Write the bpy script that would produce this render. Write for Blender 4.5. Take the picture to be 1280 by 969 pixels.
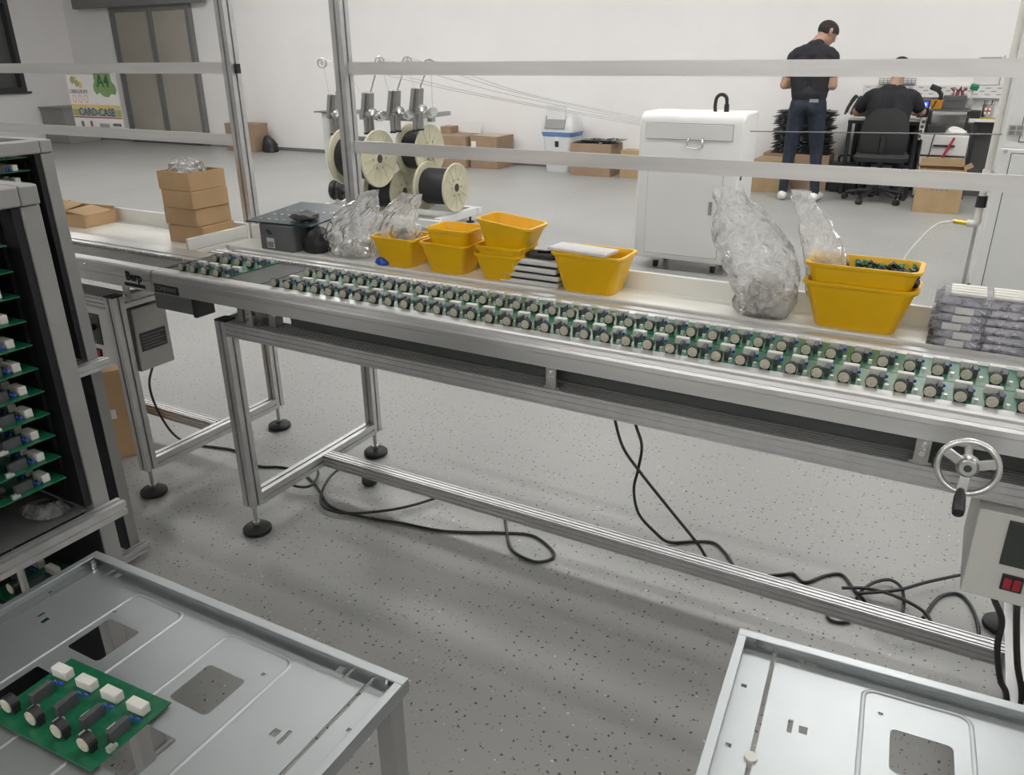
import bpy, bmesh, math, random
from mathutils import Vector, Matrix, noise as mnoise
PI = math.pi
scene = bpy.context.scene
for _o in list(bpy.data.objects):
    bpy.data.objects.remove(_o, do_unlink=True)
C = scene.collection

# ------------------------------------------------------------------ camera
def make_camera(yaw, pitch, roll, height, f_px):
    y, p, r = (math.radians(a) for a in (yaw, pitch, roll))
    fwd = Vector((math.sin(y)*math.cos(p), math.cos(y)*math.cos(p), -math.sin(p)))
    right = fwd.cross(Vector((0, 0, 1))).normalized()
    down = fwd.cross(right)
    rr = math.cos(r)*right + math.sin(r)*down
    dd = -math.sin(r)*right + math.cos(r)*down
    cam = bpy.data.cameras.new('camera')
    cam.sensor_width = 36.0
    cam.lens = f_px/1280*36.0
    cam.clip_start = 0.02
    o = bpy.data.objects.new('camera', cam)
    C.objects.link(o)
    m = Matrix((rr, -dd, -fwd)).transposed().to_4x4()
    m.translation = Vector((0, 0, height))
    o.matrix_world = m
    scene.camera = o
make_camera(-29.45, 22.76, 0.51, 1.35, 987.0)

# ------------------------------------------------------------------ world, exposure
world = bpy.data.worlds.new('room_ambience')
scene.world = world
world.use_nodes = True
world.node_tree.nodes['Background'].inputs[0].default_value = (0.92, 0.96, 1.0, 1)
world.node_tree.nodes['Background'].inputs[1].default_value = 0.25
vs = scene.view_settings
vs.view_transform = 'Standard'
vs.look = 'None'
vs.gamma = 1.0
vs.use_curve_mapping = False
vs.exposure = 0.12
scene.cycles.use_denoising = True
scene.cycles.max_bounces = 8
scene.cycles.transparent_max_bounces = 32
scene.cycles.caustics_reflective = False
scene.cycles.caustics_refractive = False

# lamp strengths (the lamps themselves are built with the ceiling)
LAMP_LINE = 13.5
LAMP_ROOM = 19.5        # square ceiling panels

# ------------------------------------------------------------------ helpers
def kind(o, k='structure'):
    o['kind'] = k
    return o

def tag(o, label, cat, group=None):
    o['label'] = label
    o['category'] = cat
    if group:
        o['group'] = group
    return o

def thing(name, label, cat, loc=(0, 0, 0), rz=0.0, group=None):
    o = bpy.data.objects.new(name, None)
    o.empty_display_size = 0.05
    C.objects.link(o)
    o.location = loc
    o.rotation_euler = (0, 0, rz)
    return tag(o, label, cat, group)

class MB:
    """collects polygons of one mesh"""
    def __init__(self):
        self.v = []
        self.f = []
        self.mi = []
        self.cur = 0
    def add(self, vs, fs):
        b = len(self.v)
        self.v += [tuple(p) for p in vs]
        self.f += [[b+i for i in f] for f in fs]
        self.mi += [self.cur]*len(fs)
        return self
    def box(self, x0, x1, y0, y1, z0, z1):
        vs = [(x0, y0, z0), (x1, y0, z0), (x1, y1, z0), (x0, y1, z0), (x0, y0, z1), (x1, y0, z1), (x1, y1, z1), (x0, y1, z1)]
        return self.add(vs, [(3, 2, 1, 0), (4, 5, 6, 7), (0, 1, 5, 4), (1, 2, 6, 5), (2, 3, 7, 6), (3, 0, 4, 7)])
    def obox(self, c, s, rot=(0, 0, 0)):
        from mathutils import Euler
        m = Euler(rot).to_matrix()
        hx, hy, hz = (a/2 for a in s)
        vs = []
        for z in (-hz, hz):
            for x, y in ((-hx, -hy), (hx, -hy), (hx, hy), (-hx, hy)):
                vs.append(Vector(c) + m @ Vector((x, y, z)))
        return self.add(vs, [(3, 2, 1, 0), (4, 5, 6, 7), (0, 1, 5, 4), (1, 2, 6, 5), (2, 3, 7, 6), (3, 0, 4, 7)])
    def taper(self, x0, x1, y0, y1, z0, X0, X1, Y0, Y1, z1):
        vs = [(x0, y0, z0), (x1, y0, z0), (x1, y1, z0), (x0, y1, z0), (X0, Y0, z1), (X1, Y0, z1), (X1, Y1, z1), (X0, Y1, z1)]
        return self.add(vs, [(3, 2, 1, 0), (4, 5, 6, 7), (0, 1, 5, 4), (1, 2, 6, 5), (2, 3, 7, 6), (3, 0, 4, 7)])
    def cyl(self, p0, p1, r0, r1=None, n=16, caps=True):
        p0, p1 = Vector(p0), Vector(p1)
        r1 = r0 if r1 is None else r1
        d = (p1-p0).normalized()
        a = d.orthogonal().normalized()
        b = d.cross(a)
        vs = []
        for p, r in ((p0, r0), (p1, r1)):
            for i in range(n):
                t = 2*PI*i/n
                vs.append(p + a*(r*math.cos(t)) + b*(r*math.sin(t)))
        fs = [(i, (i+1) % n, n+(i+1) % n, n+i) for i in range(n)]
        if caps:
            fs += [tuple(range(n-1, -1, -1)), tuple(range(n, 2*n))]
        return self.add(vs, fs)
    def lathe(self, prof, origin=(0, 0, 0), axis=(0, 0, 1), n=24, sx=1.0):
        d = Vector(axis).normalized()
        a = d.orthogonal().normalized()
        b = d.cross(a)
        o = Vector(origin)
        vs = []
        for r, z in prof:
            for i in range(n):
                t = 2*PI*i/n
                vs.append(o + d*z + a*(r*math.cos(t)*sx) + b*(r*math.sin(t)))
        fs = []
        for k in range(len(prof)-1):
            for i in range(n):
                fs.append((k*n+i, k*n+(i+1) % n, (k+1)*n+(i+1) % n, (k+1)*n+i))
        fs += [tuple(range(n-1, -1, -1)), tuple(range((len(prof)-1)*n, len(prof)*n))]
        return self.add(vs, fs)
    def tube(self, pts, r, n=8, closed=False, sub=6):
        P = smooth_path(pts, sub, closed) if sub else [Vector(p) for p in pts]
        m = len(P)
        vs = []
        ref = None
        for i, p in enumerate(P):
            if closed:
                t = (P[(i+1) % m]-P[i-1])
            else:
                t = P[min(i+1, m-1)]-P[max(i-1, 0)]
            if t.length < 1e-9:
                t = Vector((0, 0, 1))
            t.normalize()
            if ref is None:
                ref = t.orthogonal().normalized()
            a = (ref - t*ref.dot(t))
            if a.length < 1e-6:
                a = t.orthogonal()
            a.normalize()
            ref = a
            b = t.cross(a)
            rr = r(i/(m-1)) if callable(r) else r
            for k in range(n):
                u = 2*PI*k/n
                vs.append(p + a*(rr*math.cos(u)) + b*(rr*math.sin(u)))
        fs = []
        for i in range(m if closed else m-1):
            j = (i+1) % m
            for k in range(n):
                fs.append((i*n+k, i*n+(k+1) % n, j*n+(k+1) % n, j*n+k))
        if not closed:
            fs += [tuple(range(n-1, -1, -1)), tuple(range((m-1)*n, m*n))]
        return self.add(vs, fs)
    def prism(self, poly, axis, a0, a1):
        """2D polygon extruded along axis; poly coords are the two other axes in order"""
        n = len(poly)
        def pt(u, v, w):
            return {'x': (w, u, v), 'y': (u, w, v), 'z': (u, v, w)}[axis]
        vs = [pt(u, v, a0) for u, v in poly] + [pt(u, v, a1) for u, v in poly]
        fs = [(i, (i+1) % n, n+(i+1) % n, n+i) for i in range(n)]
        fs += [tuple(range(n-1, -1, -1)), tuple(range(n, 2*n))]
        return self.add(vs, fs)
    def grid(self, fn, nu, nv, cu=False):
        vs = [fn(i/nu if cu else i/(nu-1), j/(nv-1)) for j in range(nv) for i in range(nu)]
        fs = []
        for j in range(nv-1):
            for i in range(nu if cu else nu-1):
                k = (i+1) % nu
                fs.append((j*nu+i, j*nu+k, (j+1)*nu+k, (j+1)*nu+i))
        return self.add(vs, fs)
    def mesh(self, name, bevel=0.0, smooth=False, seg=2, weld=0.0):
        me = bpy.data.meshes.new(name)
        bm = bmesh.new()
        vv = [bm.verts.new(p) for p in self.v]
        for f, k in zip(self.f, self.mi):
            try:
                ff = bm.faces.new([vv[i] for i in f])
                ff.material_index = k
            except ValueError:
                pass
        if weld:
            bmesh.ops.remove_doubles(bm, verts=bm.verts, dist=weld)
        bmesh.ops.recalc_face_normals(bm, faces=bm.faces)
        if bevel:
            es = [e for e in bm.edges if len(e.link_faces) == 2 and e.calc_face_angle(0) > 0.6]
            bmesh.ops.bevel(bm, geom=es, offset=bevel, segments=seg, profile=0.5, affect='EDGES', clamp_overlap=True)
        if smooth:
            for f in bm.faces:
                f.smooth = True
            for e in bm.edges:
                if len(e.link_faces) == 2 and e.calc_face_angle(0) > 0.7:
                    e.smooth = False
        bm.to_mesh(me)
        bm.free()
        return me
    def build(self, name, mat, parent=None, bevel=0.0, smooth=False, seg=2, loc=None, rot=None, weld=0.0):
        me = self.mesh(name, bevel, smooth, seg, weld)
        return link(name, me, mat, parent, loc, rot)

def link(name, me, mat, parent=None, loc=None, rot=None):
    mats = mat if isinstance(mat, (list, tuple)) else [mat]
    if not me.materials:
        for m in mats:
            me.materials.append(M[m] if isinstance(m, str) else m)
    o = bpy.data.objects.new(name, me)
    C.objects.link(o)
    if parent is not None:
        o.parent = parent
    if loc is not None:
        o.location = loc
    if rot is not None:
        o.rotation_euler = rot
    return o

def copy_tree(o, parent=None):
    c = o.copy()
    C.objects.link(c)
    c.parent = parent
    for ch in [k for k in o.children]:
        copy_tree(ch, c)
    return c

def smooth_path(pts, sub=6, closed=False):
    P = [Vector(p) for p in pts]
    n = len(P)
    out = []
    rng = n if closed else n-1
    for i in range(rng):
        p1, p2 = P[i], P[(i+1) % n]
        p0 = P[i-1] if (i > 0 or closed) else p1*2-p2
        p3 = P[(i+2) % n] if (i+2 < n or closed) else p2*2-p1
        for s in range(sub):
            t = s/sub
            out.append(0.5*((2*p1)+(p2-p0)*t+(2*p0-5*p1+4*p2-p3)*t*t+(3*p1-p0-3*p2+p3)*t*t*t))
    if not closed:
        out.append(P[-1])
    return out

def text_mesh(body, size, extrude=0.0004, align='CENTER', bold=0.0):
    cu = bpy.data.curves.new('lettering', 'FONT')
    cu.body = body
    cu.size = size
    cu.extrude = extrude
    cu.align_x = align
    cu.align_y = 'CENTER'
    cu.offset = bold
    cu.resolution_u = 3
    o = bpy.data.objects.new('lettering', cu)
    C.objects.link(o)
    dg = bpy.context.evaluated_depsgraph_get()
    me = bpy.data.meshes.new_from_object(o.evaluated_get(dg))
    bpy.data.objects.remove(o, do_unlink=True)
    bpy.data.curves.remove(cu)
    me.materials.clear()
    return me

def slot_profile(w, h, sx=1, sy=1, open_=0.008, depth=0.007):
    """outline of an aluminium extrusion with sx slots on each horizontal side and sy on each vertical one, centred"""
    pts = []
    def side(p, q, n, inward):
        p, q, inward = Vector(p), Vector(q), Vector(inward)
        L = (q-p).length
        d = (q-p)/L
        pts.append(tuple(p))
        for k in range(n):
            c = L*(k+0.5)/n
            for s, dep in ((-open_/2, 0), (-open_/2, depth), (open_/2, depth), (open_/2, 0)):
                pts.append(tuple(p + d*(c+s) + inward*dep))
    x, y = w/2, h/2
    side((-x, -y), (x, -y), sx, (0, 1))
    side((x, -y), (x, y), sy, (-1, 0))
    side((x, y), (-x, y), sx, (0, -1))
    side((-x, y), (-x, -y), sy, (1, 0))
    return pts

def extrusion(axis, c, a0, a1, w=0.04, h=0.04, sx=1, sy=1, open_=0.008, depth=0.007):
    mb = MB()
    mb.prism([(u+c[0], v+c[1]) for u, v in slot_profile(w, h, sx, sy, open_, depth)], axis, a0, a1)
    return mb

# ------------------------------------------------------------------ materials
M = {}
def mat(name, col, rough=0.5, metal=0.0, bump=0.0, bscale=60.0, vary=0.0, vscale=8.0, coat=0.0, emit=None, estr=0.0, stretch=None, spec=None, alpha=None):
    m = bpy.data.materials.new(name)
    m.use_nodes = True
    nt = m.node_tree
    b = nt.nodes['Principled BSDF']
    b.inputs['Base Color'].default_value = (*col, 1)
    b.inputs['Roughness'].default_value = rough
    b.inputs['Metallic'].default_value = metal
    if coat:
        b.inputs['Coat Weight'].default_value = coat
        b.inputs['Coat Roughness'].default_value = 0.15
    if spec is not None:
        b.inputs['Specular IOR Level'].default_value = spec
    if emit:
        b.inputs['Emission Color'].default_value = (*emit, 1)
        b.inputs['Emission Strength'].default_value = estr
    if vary or bump:
        tc = nt.nodes.new('ShaderNodeTexCoord')
        src = tc.outputs['Object']
        if stretch:
            mp = nt.nodes.new('ShaderNodeMapping')
            mp.inputs['Scale'].default_value = stretch
            nt.links.new(src, mp.inputs[0])
            src = mp.outputs[0]
    if vary:
        n = nt.nodes.new('ShaderNodeTexNoise')
        n.inputs['Scale'].default_value = vscale
        n.inputs['Detail'].default_value = 4
        nt.links.new(src, n.inputs['Vector'])
        r = nt.nodes.new('ShaderNodeValToRGB')
        r.color_ramp.elements[0].position = 0.3
        r.color_ramp.elements[1].position = 0.7
        r.color_ramp.elements[0].color = (*[max(0, c*(1-vary)) for c in col], 1)
        r.color_ramp.elements[1].color = (*[min(1, c*(1+vary)) for c in col], 1)
        nt.links.new(n.outputs[0], r.inputs[0])
        nt.links.new(r.outputs[0], b.inputs['Base Color'])
    if bump:
        n2 = nt.nodes.new('ShaderNodeTexNoise')
        n2.inputs['Scale'].default_value = bscale
        n2.inputs['Detail'].default_value = 3
        nt.links.new(src, n2.inputs['Vector'])
        bp = nt.nodes.new('ShaderNodeBump')
        bp.inputs['Strength'].default_value = bump
        bp.inputs['Distance'].default_value = 0.01
        nt.links.new(n2.outputs[0], bp.inputs['Height'])
        nt.links.new(bp.outputs[0], b.inputs['Normal'])
    M[name] = m
    return m

mat('wall_paint', (0.86, 0.845, 0.835), 0.85, vary=0.02, vscale=1.5)
mat('ceiling_paint', (0.8, 0.8, 0.8), 0.9, vary=0.01)
mat('alu', (0.58, 0.58, 0.58), 0.44, 0.75, vary=0.06, vscale=30, stretch=(1, 1, 1))
mat('alu_rail', (0.70, 0.70, 0.69), 0.36, 0.82, vary=0.05, vscale=6, stretch=(0.4, 6, 6))
mat('alu_strip', (0.80, 0.79, 0.78), 0.33, 0.55, vary=0.06, vscale=5, stretch=(0.5, 4, 8))
mat('alu_dark', (0.30, 0.31, 0.31), 0.45, 0.6, vary=0.1, vscale=10)
mat('steel_sheet', (0.43, 0.455, 0.46), 0.42, 0.80, vary=0.05, vscale=7)
mat('steel_bright', (0.72, 0.72, 0.71), 0.22, 0.95, vary=0.04)
mat('zinc', (0.5, 0.5, 0.48), 0.35, 0.9, vary=0.08, vscale=40)
mat('rack_grey', (0.34, 0.34, 0.335), 0.5, 0.35, vary=0.05)
mat('rack_panel', (0.006, 0.006, 0.008), 0.55, vary=0.2, vscale=12)
mat('black_rubber', (0.022, 0.022, 0.022), 0.6, vary=0.2, vscale=50)
mat('black_plastic', (0.018, 0.018, 0.02), 0.4, vary=0.15, vscale=40)
mat('cable', (0.016, 0.016, 0.016), 0.45, vary=0.2, vscale=20)
mat('pcb_green', (0.008, 0.135, 0.060), 0.32, vary=0.25, vscale=90, coat=0.3)
mat('pcb_pad', (0.55, 0.56, 0.50), 0.4, 0.3, vary=0.2, vscale=200)
mat('relay_white', (0.72, 0.70, 0.65), 0.45, vary=0.04, vscale=60)
mat('choke_grey', (0.075, 0.080, 0.085), 0.5, vary=0.15, vscale=90)
mat('coil_face', (0.56, 0.53, 0.42), 0.4, vary=0.15, vscale=160)
mat('cap_blue', (0.035, 0.10, 0.55), 0.35, vary=0.2, vscale=100)
mat('pin_silver', (0.75, 0.75, 0.72), 0.3, 0.7, vary=0.1, vscale=100)
mat('shelf_white', (0.83, 0.825, 0.77), 0.28, vary=0.03, vscale=5)
mat('belt', (0.10, 0.095, 0.085), 0.6, vary=0.2, vscale=30)
mat('yellow_plastic', (0.90, 0.52, 0.004), 0.38, vary=0.05, vscale=9, coat=0.1)
mat('cardboard', (0.52, 0.345, 0.185), 0.85, vary=0.07, vscale=9, bump=0.08, bscale=140)
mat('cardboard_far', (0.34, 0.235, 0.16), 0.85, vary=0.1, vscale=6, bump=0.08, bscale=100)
mat('cardboard_tan', (0.42, 0.30, 0.165), 0.85, vary=0.08, vscale=9, bump=0.08, bscale=120)
mat('bed_grey', (0.075, 0.083, 0.078), 0.5, 0.2, vary=0.1, vscale=6)
mat('cardboard_in', (0.29, 0.195, 0.11), 0.9, vary=0.08, vscale=9)
mat('tape', (0.42, 0.33, 0.22), 0.3, vary=0.05)
mat('paper_white', (0.80, 0.79, 0.77), 0.7, vary=0.02)
mat('machine_white', (0.78, 0.785, 0.765), 0.42, vary=0.015, vscale=3)
mat('machine_side', (0.74, 0.75, 0.735), 0.42, vary=0.015, vscale=3)
mat('box_beige', (0.60, 0.60, 0.56), 0.5, vary=0.02)
mat('seam', (0.06, 0.06, 0.06), 0.7, vary=0.1)
mat('panel_dark', (0.035, 0.04, 0.035), 0.4, vary=0.1, vscale=40)
mat('plate_black', (0.02, 0.02, 0.022), 0.35, vary=0.2, vscale=60)
mat('print_grey', (0.2, 0.2, 0.2), 0.6, vary=0.1)
mat('print_dark', (0.03, 0.03, 0.03), 0.6, vary=0.1)
mat('switch_red', (0.32, 0.02, 0.03), 0.3, vary=0.1)
mat('spool_cream', (0.60, 0.57, 0.42), 0.6, vary=0.06, vscale=14)
mat('wire_black', (0.025, 0.025, 0.03), 0.5, bump=0.3, bscale=40, stretch=(12, 1, 1), vary=0.3, vscale=50)
mat('bin_white', (0.70, 0.71, 0.72), 0.4, vary=0.02)
mat('bin_blue', (0.16, 0.29, 0.58), 0.4, vary=0.05)
mat('frame_grey', (0.22, 0.22, 0.22), 0.5, 0.3, vary=0.05)
mat('frame_dark', (0.05, 0.05, 0.055), 0.5, vary=0.1)
mat('cabinet_grey', (0.30, 0.30, 0.29), 0.6, vary=0.04)
mat('glass_frost', (0.40, 0.37, 0.32), 0.22, vary=0.05, vscale=2, coat=0.4)
mat('glass_dark', (0.12, 0.12, 0.12), 0.08, vary=0.05, vscale=2, coat=0.6)
mat('foam_white', (0.75, 0.74, 0.72), 0.7, vary=0.04, vscale=30)
mat('foam_black', (0.025, 0.025, 0.027), 0.8, vary=0.2, vscale=60)
mat('box_grey', (0.16, 0.165, 0.17), 0.6, vary=0.05, vscale=20)
mat('tray_navy', (0.03, 0.05, 0.065), 0.35, vary=0.2, vscale=40)
mat('skin', (0.42, 0.25, 0.18), 0.55, vary=0.08, vscale=20)
mat('shirt_black', (0.016, 0.016, 0.02), 0.85, vary=0.25, vscale=10)
mat('jeans_navy', (0.018, 0.024, 0.042), 0.85, vary=0.3, vscale=14)
mat('shoe_white', (0.72, 0.72, 0.70), 0.5, vary=0.04)
mat('hair_dark', (0.022, 0.018, 0.015), 0.8, vary=0.3, vscale=80)
mat('belt_leather', (0.03, 0.022, 0.018), 0.5, vary=0.1)
mat('chair_black', (0.020, 0.020, 0.021), 0.7, vary=0.2, vscale=60)
mat('desk_white', (0.70, 0.69, 0.67), 0.45, vary=0.03)
mat('desk_black', (0.018, 0.018, 0.02), 0.5, vary=0.15)
mat('grey_panel', (0.10, 0.10, 0.10), 0.6, vary=0.1)
mat('red_plastic', (0.42, 0.02, 0.03), 0.4, vary=0.1)
mat('pink_dark', (0.22, 0.05, 0.06), 0.5, vary=0.2, vscale=30)
mat('green_plastic', (0.02, 0.20, 0.10), 0.4, vary=0.1)
mat('orange_tool', (0.55, 0.25, 0.02), 0.5, vary=0.15, vscale=20)
mat('brass', (0.55, 0.40, 0.08), 0.35, 0.7, vary=0.1)
mat('flyer_green', (0.22, 0.36, 0.15), 0.6, vary=0.08, vscale=40)
mat('flyer_text_green', (0.04, 0.12, 0.035), 0.6, vary=0.1)
mat('flyer_yellow', (0.72, 0.55, 0.22), 0.6, vary=0.08, vscale=40)
mat('flyer_olive', (0.36, 0.42, 0.18), 0.6, vary=0.1, vscale=40)
mat('flyer_blue', (0.10, 0.14, 0.30), 0.6, vary=0.1, vscale=40)
mat('flyer_red', (0.38, 0.06, 0.12), 0.6, vary=0.1, vscale=40)
mat('flyer_orange', (0.78, 0.42, 0.22), 0.6, vary=0.1, vscale=40)
mat('flyer_purple', (0.22, 0.13, 0.34), 0.6, vary=0.1, vscale=40)
mat('lamp_glow', (0.9, 0.9, 0.9), 0.5, emit=(1.0, 0.985, 0.965), estr=LAMP_ROOM, vary=0.01)
mat('line_glow', (0.9, 0.9, 0.9), 0.5, emit=(1.0, 0.98, 0.95), estr=LAMP_LINE, vary=0.01)
mat('screen_blue', (0.02, 0.03, 0.3), 0.3, emit=(0.10, 0.16, 1.0), estr=1.0, vary=0.01)
mat('screen_digits', (0.6, 0.7, 1.0), 0.3, emit=(0.7, 0.8, 1.0), estr=1.2, vary=0.01)

def clear_mat(name, tint, opaque, rough, bump, bscale, white=0.5, milk_col=(0.94, 0.935, 0.93)):
    """thin clear film: part see-through, part milky, with a wrinkled gloss"""
    m = bpy.data.materials.new(name)
    m.use_nodes = True
    nt = m.node_tree
    nt.nodes.clear()
    N = nt.nodes.new
    out = N('ShaderNodeOutputMaterial')
    tr = N('ShaderNodeBsdfTransparent')
    tr.inputs[0].default_value = (*tint, 1)
    tl = N('ShaderNodeBsdfTranslucent')
    tl.inputs[0].default_value = (*milk_col, 1)
    df = N('ShaderNodeBsdfDiffuse')
    df.inputs[0].default_value = (*milk_col, 1)
    gl = N('ShaderNodeBsdfGlossy')
    gl.inputs['Roughness'].default_value = rough
    milk = N('ShaderNodeMixShader')
    milk.inputs[0].default_value = white
    nt.links.new(tl.outputs[0], milk.inputs[1])
    nt.links.new(df.outputs[0], milk.inputs[2])
    tc = N('ShaderNodeTexCoord')
    n1 = N('ShaderNodeTexNoise')
    n1.inputs['Scale'].default_value = bscale
    n1.inputs['Detail'].default_value = 4
    n1.inputs['Distortion'].default_value = 1.2
    nt.links.new(tc.outputs['Object'], n1.inputs['Vector'])
    bp = N('ShaderNodeBump')
    bp.inputs['Strength'].default_value = bump
    bp.inputs['Distance'].default_value = 0.01
    nt.links.new(n1.outputs[0], bp.inputs['Height'])
    for s in (tl, df, gl):
        nt.links.new(bp.outputs[0], s.inputs['Normal'])
    rmp = N('ShaderNodeMapRange')
    rmp.inputs[1].default_value = 0.35
    rmp.inputs[2].default_value = 0.7
    rmp.inputs[3].default_value = opaque*0.6
    rmp.inputs[4].default_value = min(1.0, opaque*1.5)
    nt.links.new(n1.outputs[0], rmp.inputs[0])
    a = N('ShaderNodeMixShader')
    nt.links.new(rmp.outputs[0], a.inputs[0])
    nt.links.new(tr.outputs[0], a.inputs[1])
    nt.links.new(milk.outputs[0], a.inputs[2])
    fr = N('ShaderNodeFresnel')
    fr.inputs[0].default_value = 1.28
    nt.links.new(bp.outputs[0], fr.inputs['Normal'])
    b = N('ShaderNodeMixShader')
    nt.links.new(fr.outputs[0], b.inputs[0])
    nt.links.new(a.outputs[0], b.inputs[1])
    nt.links.new(gl.outputs[0], b.inputs[2])
    nt.links.new(b.outputs[0], out.inputs[0])
    M[name] = m
clear_mat('bag_film', (0.995, 0.995, 0.995), 0.335, 0.15, 0.20, 30, 0.45)
clear_mat('clear_plastic', (0.99, 0.99, 0.995), 0.34, 0.12, 0.10, 40, 0.6, (0.80, 0.79, 0.88))
mat('relay_lilac', (0.78, 0.77, 0.84), 0.5, vary=0.08, vscale=80)

def floor_mat():
    m = bpy.data.materials.new('flake_floor')
    m.use_nodes = True
    nt = m.node_tree
    N = nt.nodes.new
    L = nt.links.new
    b = nt.nodes['Principled BSDF']
    b.inputs['Roughness'].default_value = 0.42
    tc = N('ShaderNodeTexCoord')
    nz = N('ShaderNodeTexNoise')
    nz.inputs['Scale'].default_value = 1.3
    nz.inputs['Detail'].default_value = 5
    L(tc.outputs['Object'], nz.inputs['Vector'])
    base = N('ShaderNodeValToRGB')
    base.color_ramp.elements[0].position = 0.3
    base.color_ramp.elements[1].position = 0.75
    base.color_ramp.elements[0].color = (0.335, 0.337, 0.322, 1)
    base.color_ramp.elements[1].color = (0.375, 0.377, 0.362, 1)
    L(nz.outputs[0], base.inputs[0])
    wob = N('ShaderNodeTexNoise')
    wob.inputs['Scale'].default_value = 160
    L(tc.outputs['Object'], wob.inputs['Vector'])
    ws = N('ShaderNodeVectorMath')
    ws.operation = 'SCALE'
    ws.inputs[3].default_value = 0.010
    L(wob.outputs['Color'], ws.inputs[0])
    add = N('ShaderNodeVectorMath')
    add.operation = 'ADD'
    L(tc.outputs['Object'], add.inputs[0])
    L(ws.outputs[0], add.inputs[1])
    prev = base.outputs[0]
    for scale, thr, gate, col in ((40, 0.115, 0.30, (0.075, 0.075, 0.072, 1)), (78, 0.12, 0.22, (0.11, 0.11, 0.107, 1)), (38, 0.085, 0.055, (0.66, 0.655, 0.63, 1)), (90, 0.12, 0.035, (0.60, 0.595, 0.58, 1))):
        v = N('ShaderNodeTexVoronoi')
        v.voronoi_dimensions = '2D'
        v.inputs['Scale'].default_value = scale
        L(add.outputs[0], v.inputs['Vector'])
        lt = N('ShaderNodeMath')
        lt.operation = 'LESS_THAN'
        lt.inputs[1].default_value = thr
        L(v.outputs['Distance'], lt.inputs[0])
        sep = N('ShaderNodeSeparateColor')
        L(v.outputs['Color'], sep.inputs[0])
        g = N('ShaderNodeMath')
        g.operation = 'LESS_THAN'
        g.inputs[1].default_value = gate
        L(sep.outputs[0], g.inputs[0])
        mu = N('ShaderNodeMath')
        mu.operation = 'MULTIPLY'
        L(lt.outputs[0], mu.inputs[0])
        L(g.outputs[0], mu.inputs[1])
        mx = N('ShaderNodeMix')
        mx.data_type = 'RGBA'
        mx.inputs[7].default_value = col
        L(mu.outputs[0], mx.inputs[0])
        L(prev, mx.inputs[6])
        prev = mx.outputs[2]
    L(prev, b.inputs['Base Color'])
    bn = N('ShaderNodeTexNoise')
    bn.inputs['Scale'].default_value = 45
    L(tc.outputs['Object'], bn.inputs['Vector'])
    bp = N('ShaderNodeBump')
    bp.inputs['Strength'].default_value = 0.04
    bp.inputs['Distance'].default_value = 0.01
    L(bn.outputs[0], bp.inputs['Height'])
    L(bp.outputs[0], b.inputs['Normal'])
    M['flake_floor'] = m
floor_mat()
# ================================================================== ROOM
RX0, RX1, RY0, RY1, RZ = -14.45, 6.0, -4.5, 9.60, 3.6
kind(MB().box(RX0, RX1, RY0, RY1, -0.12, 0.0).build('floor', 'flake_floor'))
kind(MB().box(RX0, RX1, RY1, RY1+0.15, 0.0, RZ).build('wall_back', 'wall_paint'))
kind(MB().box(RX1, RX1+0.15, RY0, RY1, 0.0, RZ).build('wall_right', 'wall_paint'))
kind(MB().box(RX0, RX1, RY0-0.15, RY0, 0.0, RZ).build('wall_front', 'wall_paint'))
kind(MB().box(RX0-0.15, RX1+0.15, RY0-0.15, RY1+0.15, RZ, RZ+0.15).build('ceiling', 'ceiling_paint'))
# left wall with a window opening
WY0, WY1, WZ0, WZ1 = 7.15, 8.62, 0.86, 2.30
wl = MB()
wl.box(RX0-0.15, RX0, RY0, WY0, 0, RZ).box(RX0-0.15, RX0, WY1, RY1, 0, RZ)
wl.box(RX0-0.15, RX0, WY0, WY1, 0, WZ0).box(RX0-0.15, RX0, WY0, WY1, WZ1, RZ)
kind(wl.build('wall_left', 'wall_paint', weld=0.0001))
kind(MB().box(RX0, RX1, RY1-0.012, RY1, 0.0, 0.05).build('baseboard_back', 'frame_grey'))
kind(MB().box(RX0, RX0+0.012, RY0, RY1-0.012, 0.0, 0.05).build('baseboard_left', 'frame_grey'))
w = kind(MB().box(RX0-0.14, RX0-0.13, WY0, WY1, WZ0, WZ1).build('window_1', 'glass_dark'))
for a in ((WY0, WY1, WZ0, WZ0+0.07), (WY0, WY1, WZ1-0.07, WZ1), (WY0, WY0+0.07, WZ0+0.07, WZ1-0.07), (WY1-0.07, WY1, WZ0+0.07, WZ1-0.07), (7.86, 7.92, WZ0+0.07, WZ1-0.07)):
    MB().box(RX0-0.13, RX0+0.02, a[0], a[1], a[2], a[3]).build('window_frame', 'frame_dark', w, bevel=0.004)
MB().box(RX0, RX0+0.06, WY0-0.05, WY1+0.05, WZ0-0.03, WZ0).build('window_sill', 'frame_dark', w, bevel=0.004)

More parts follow.
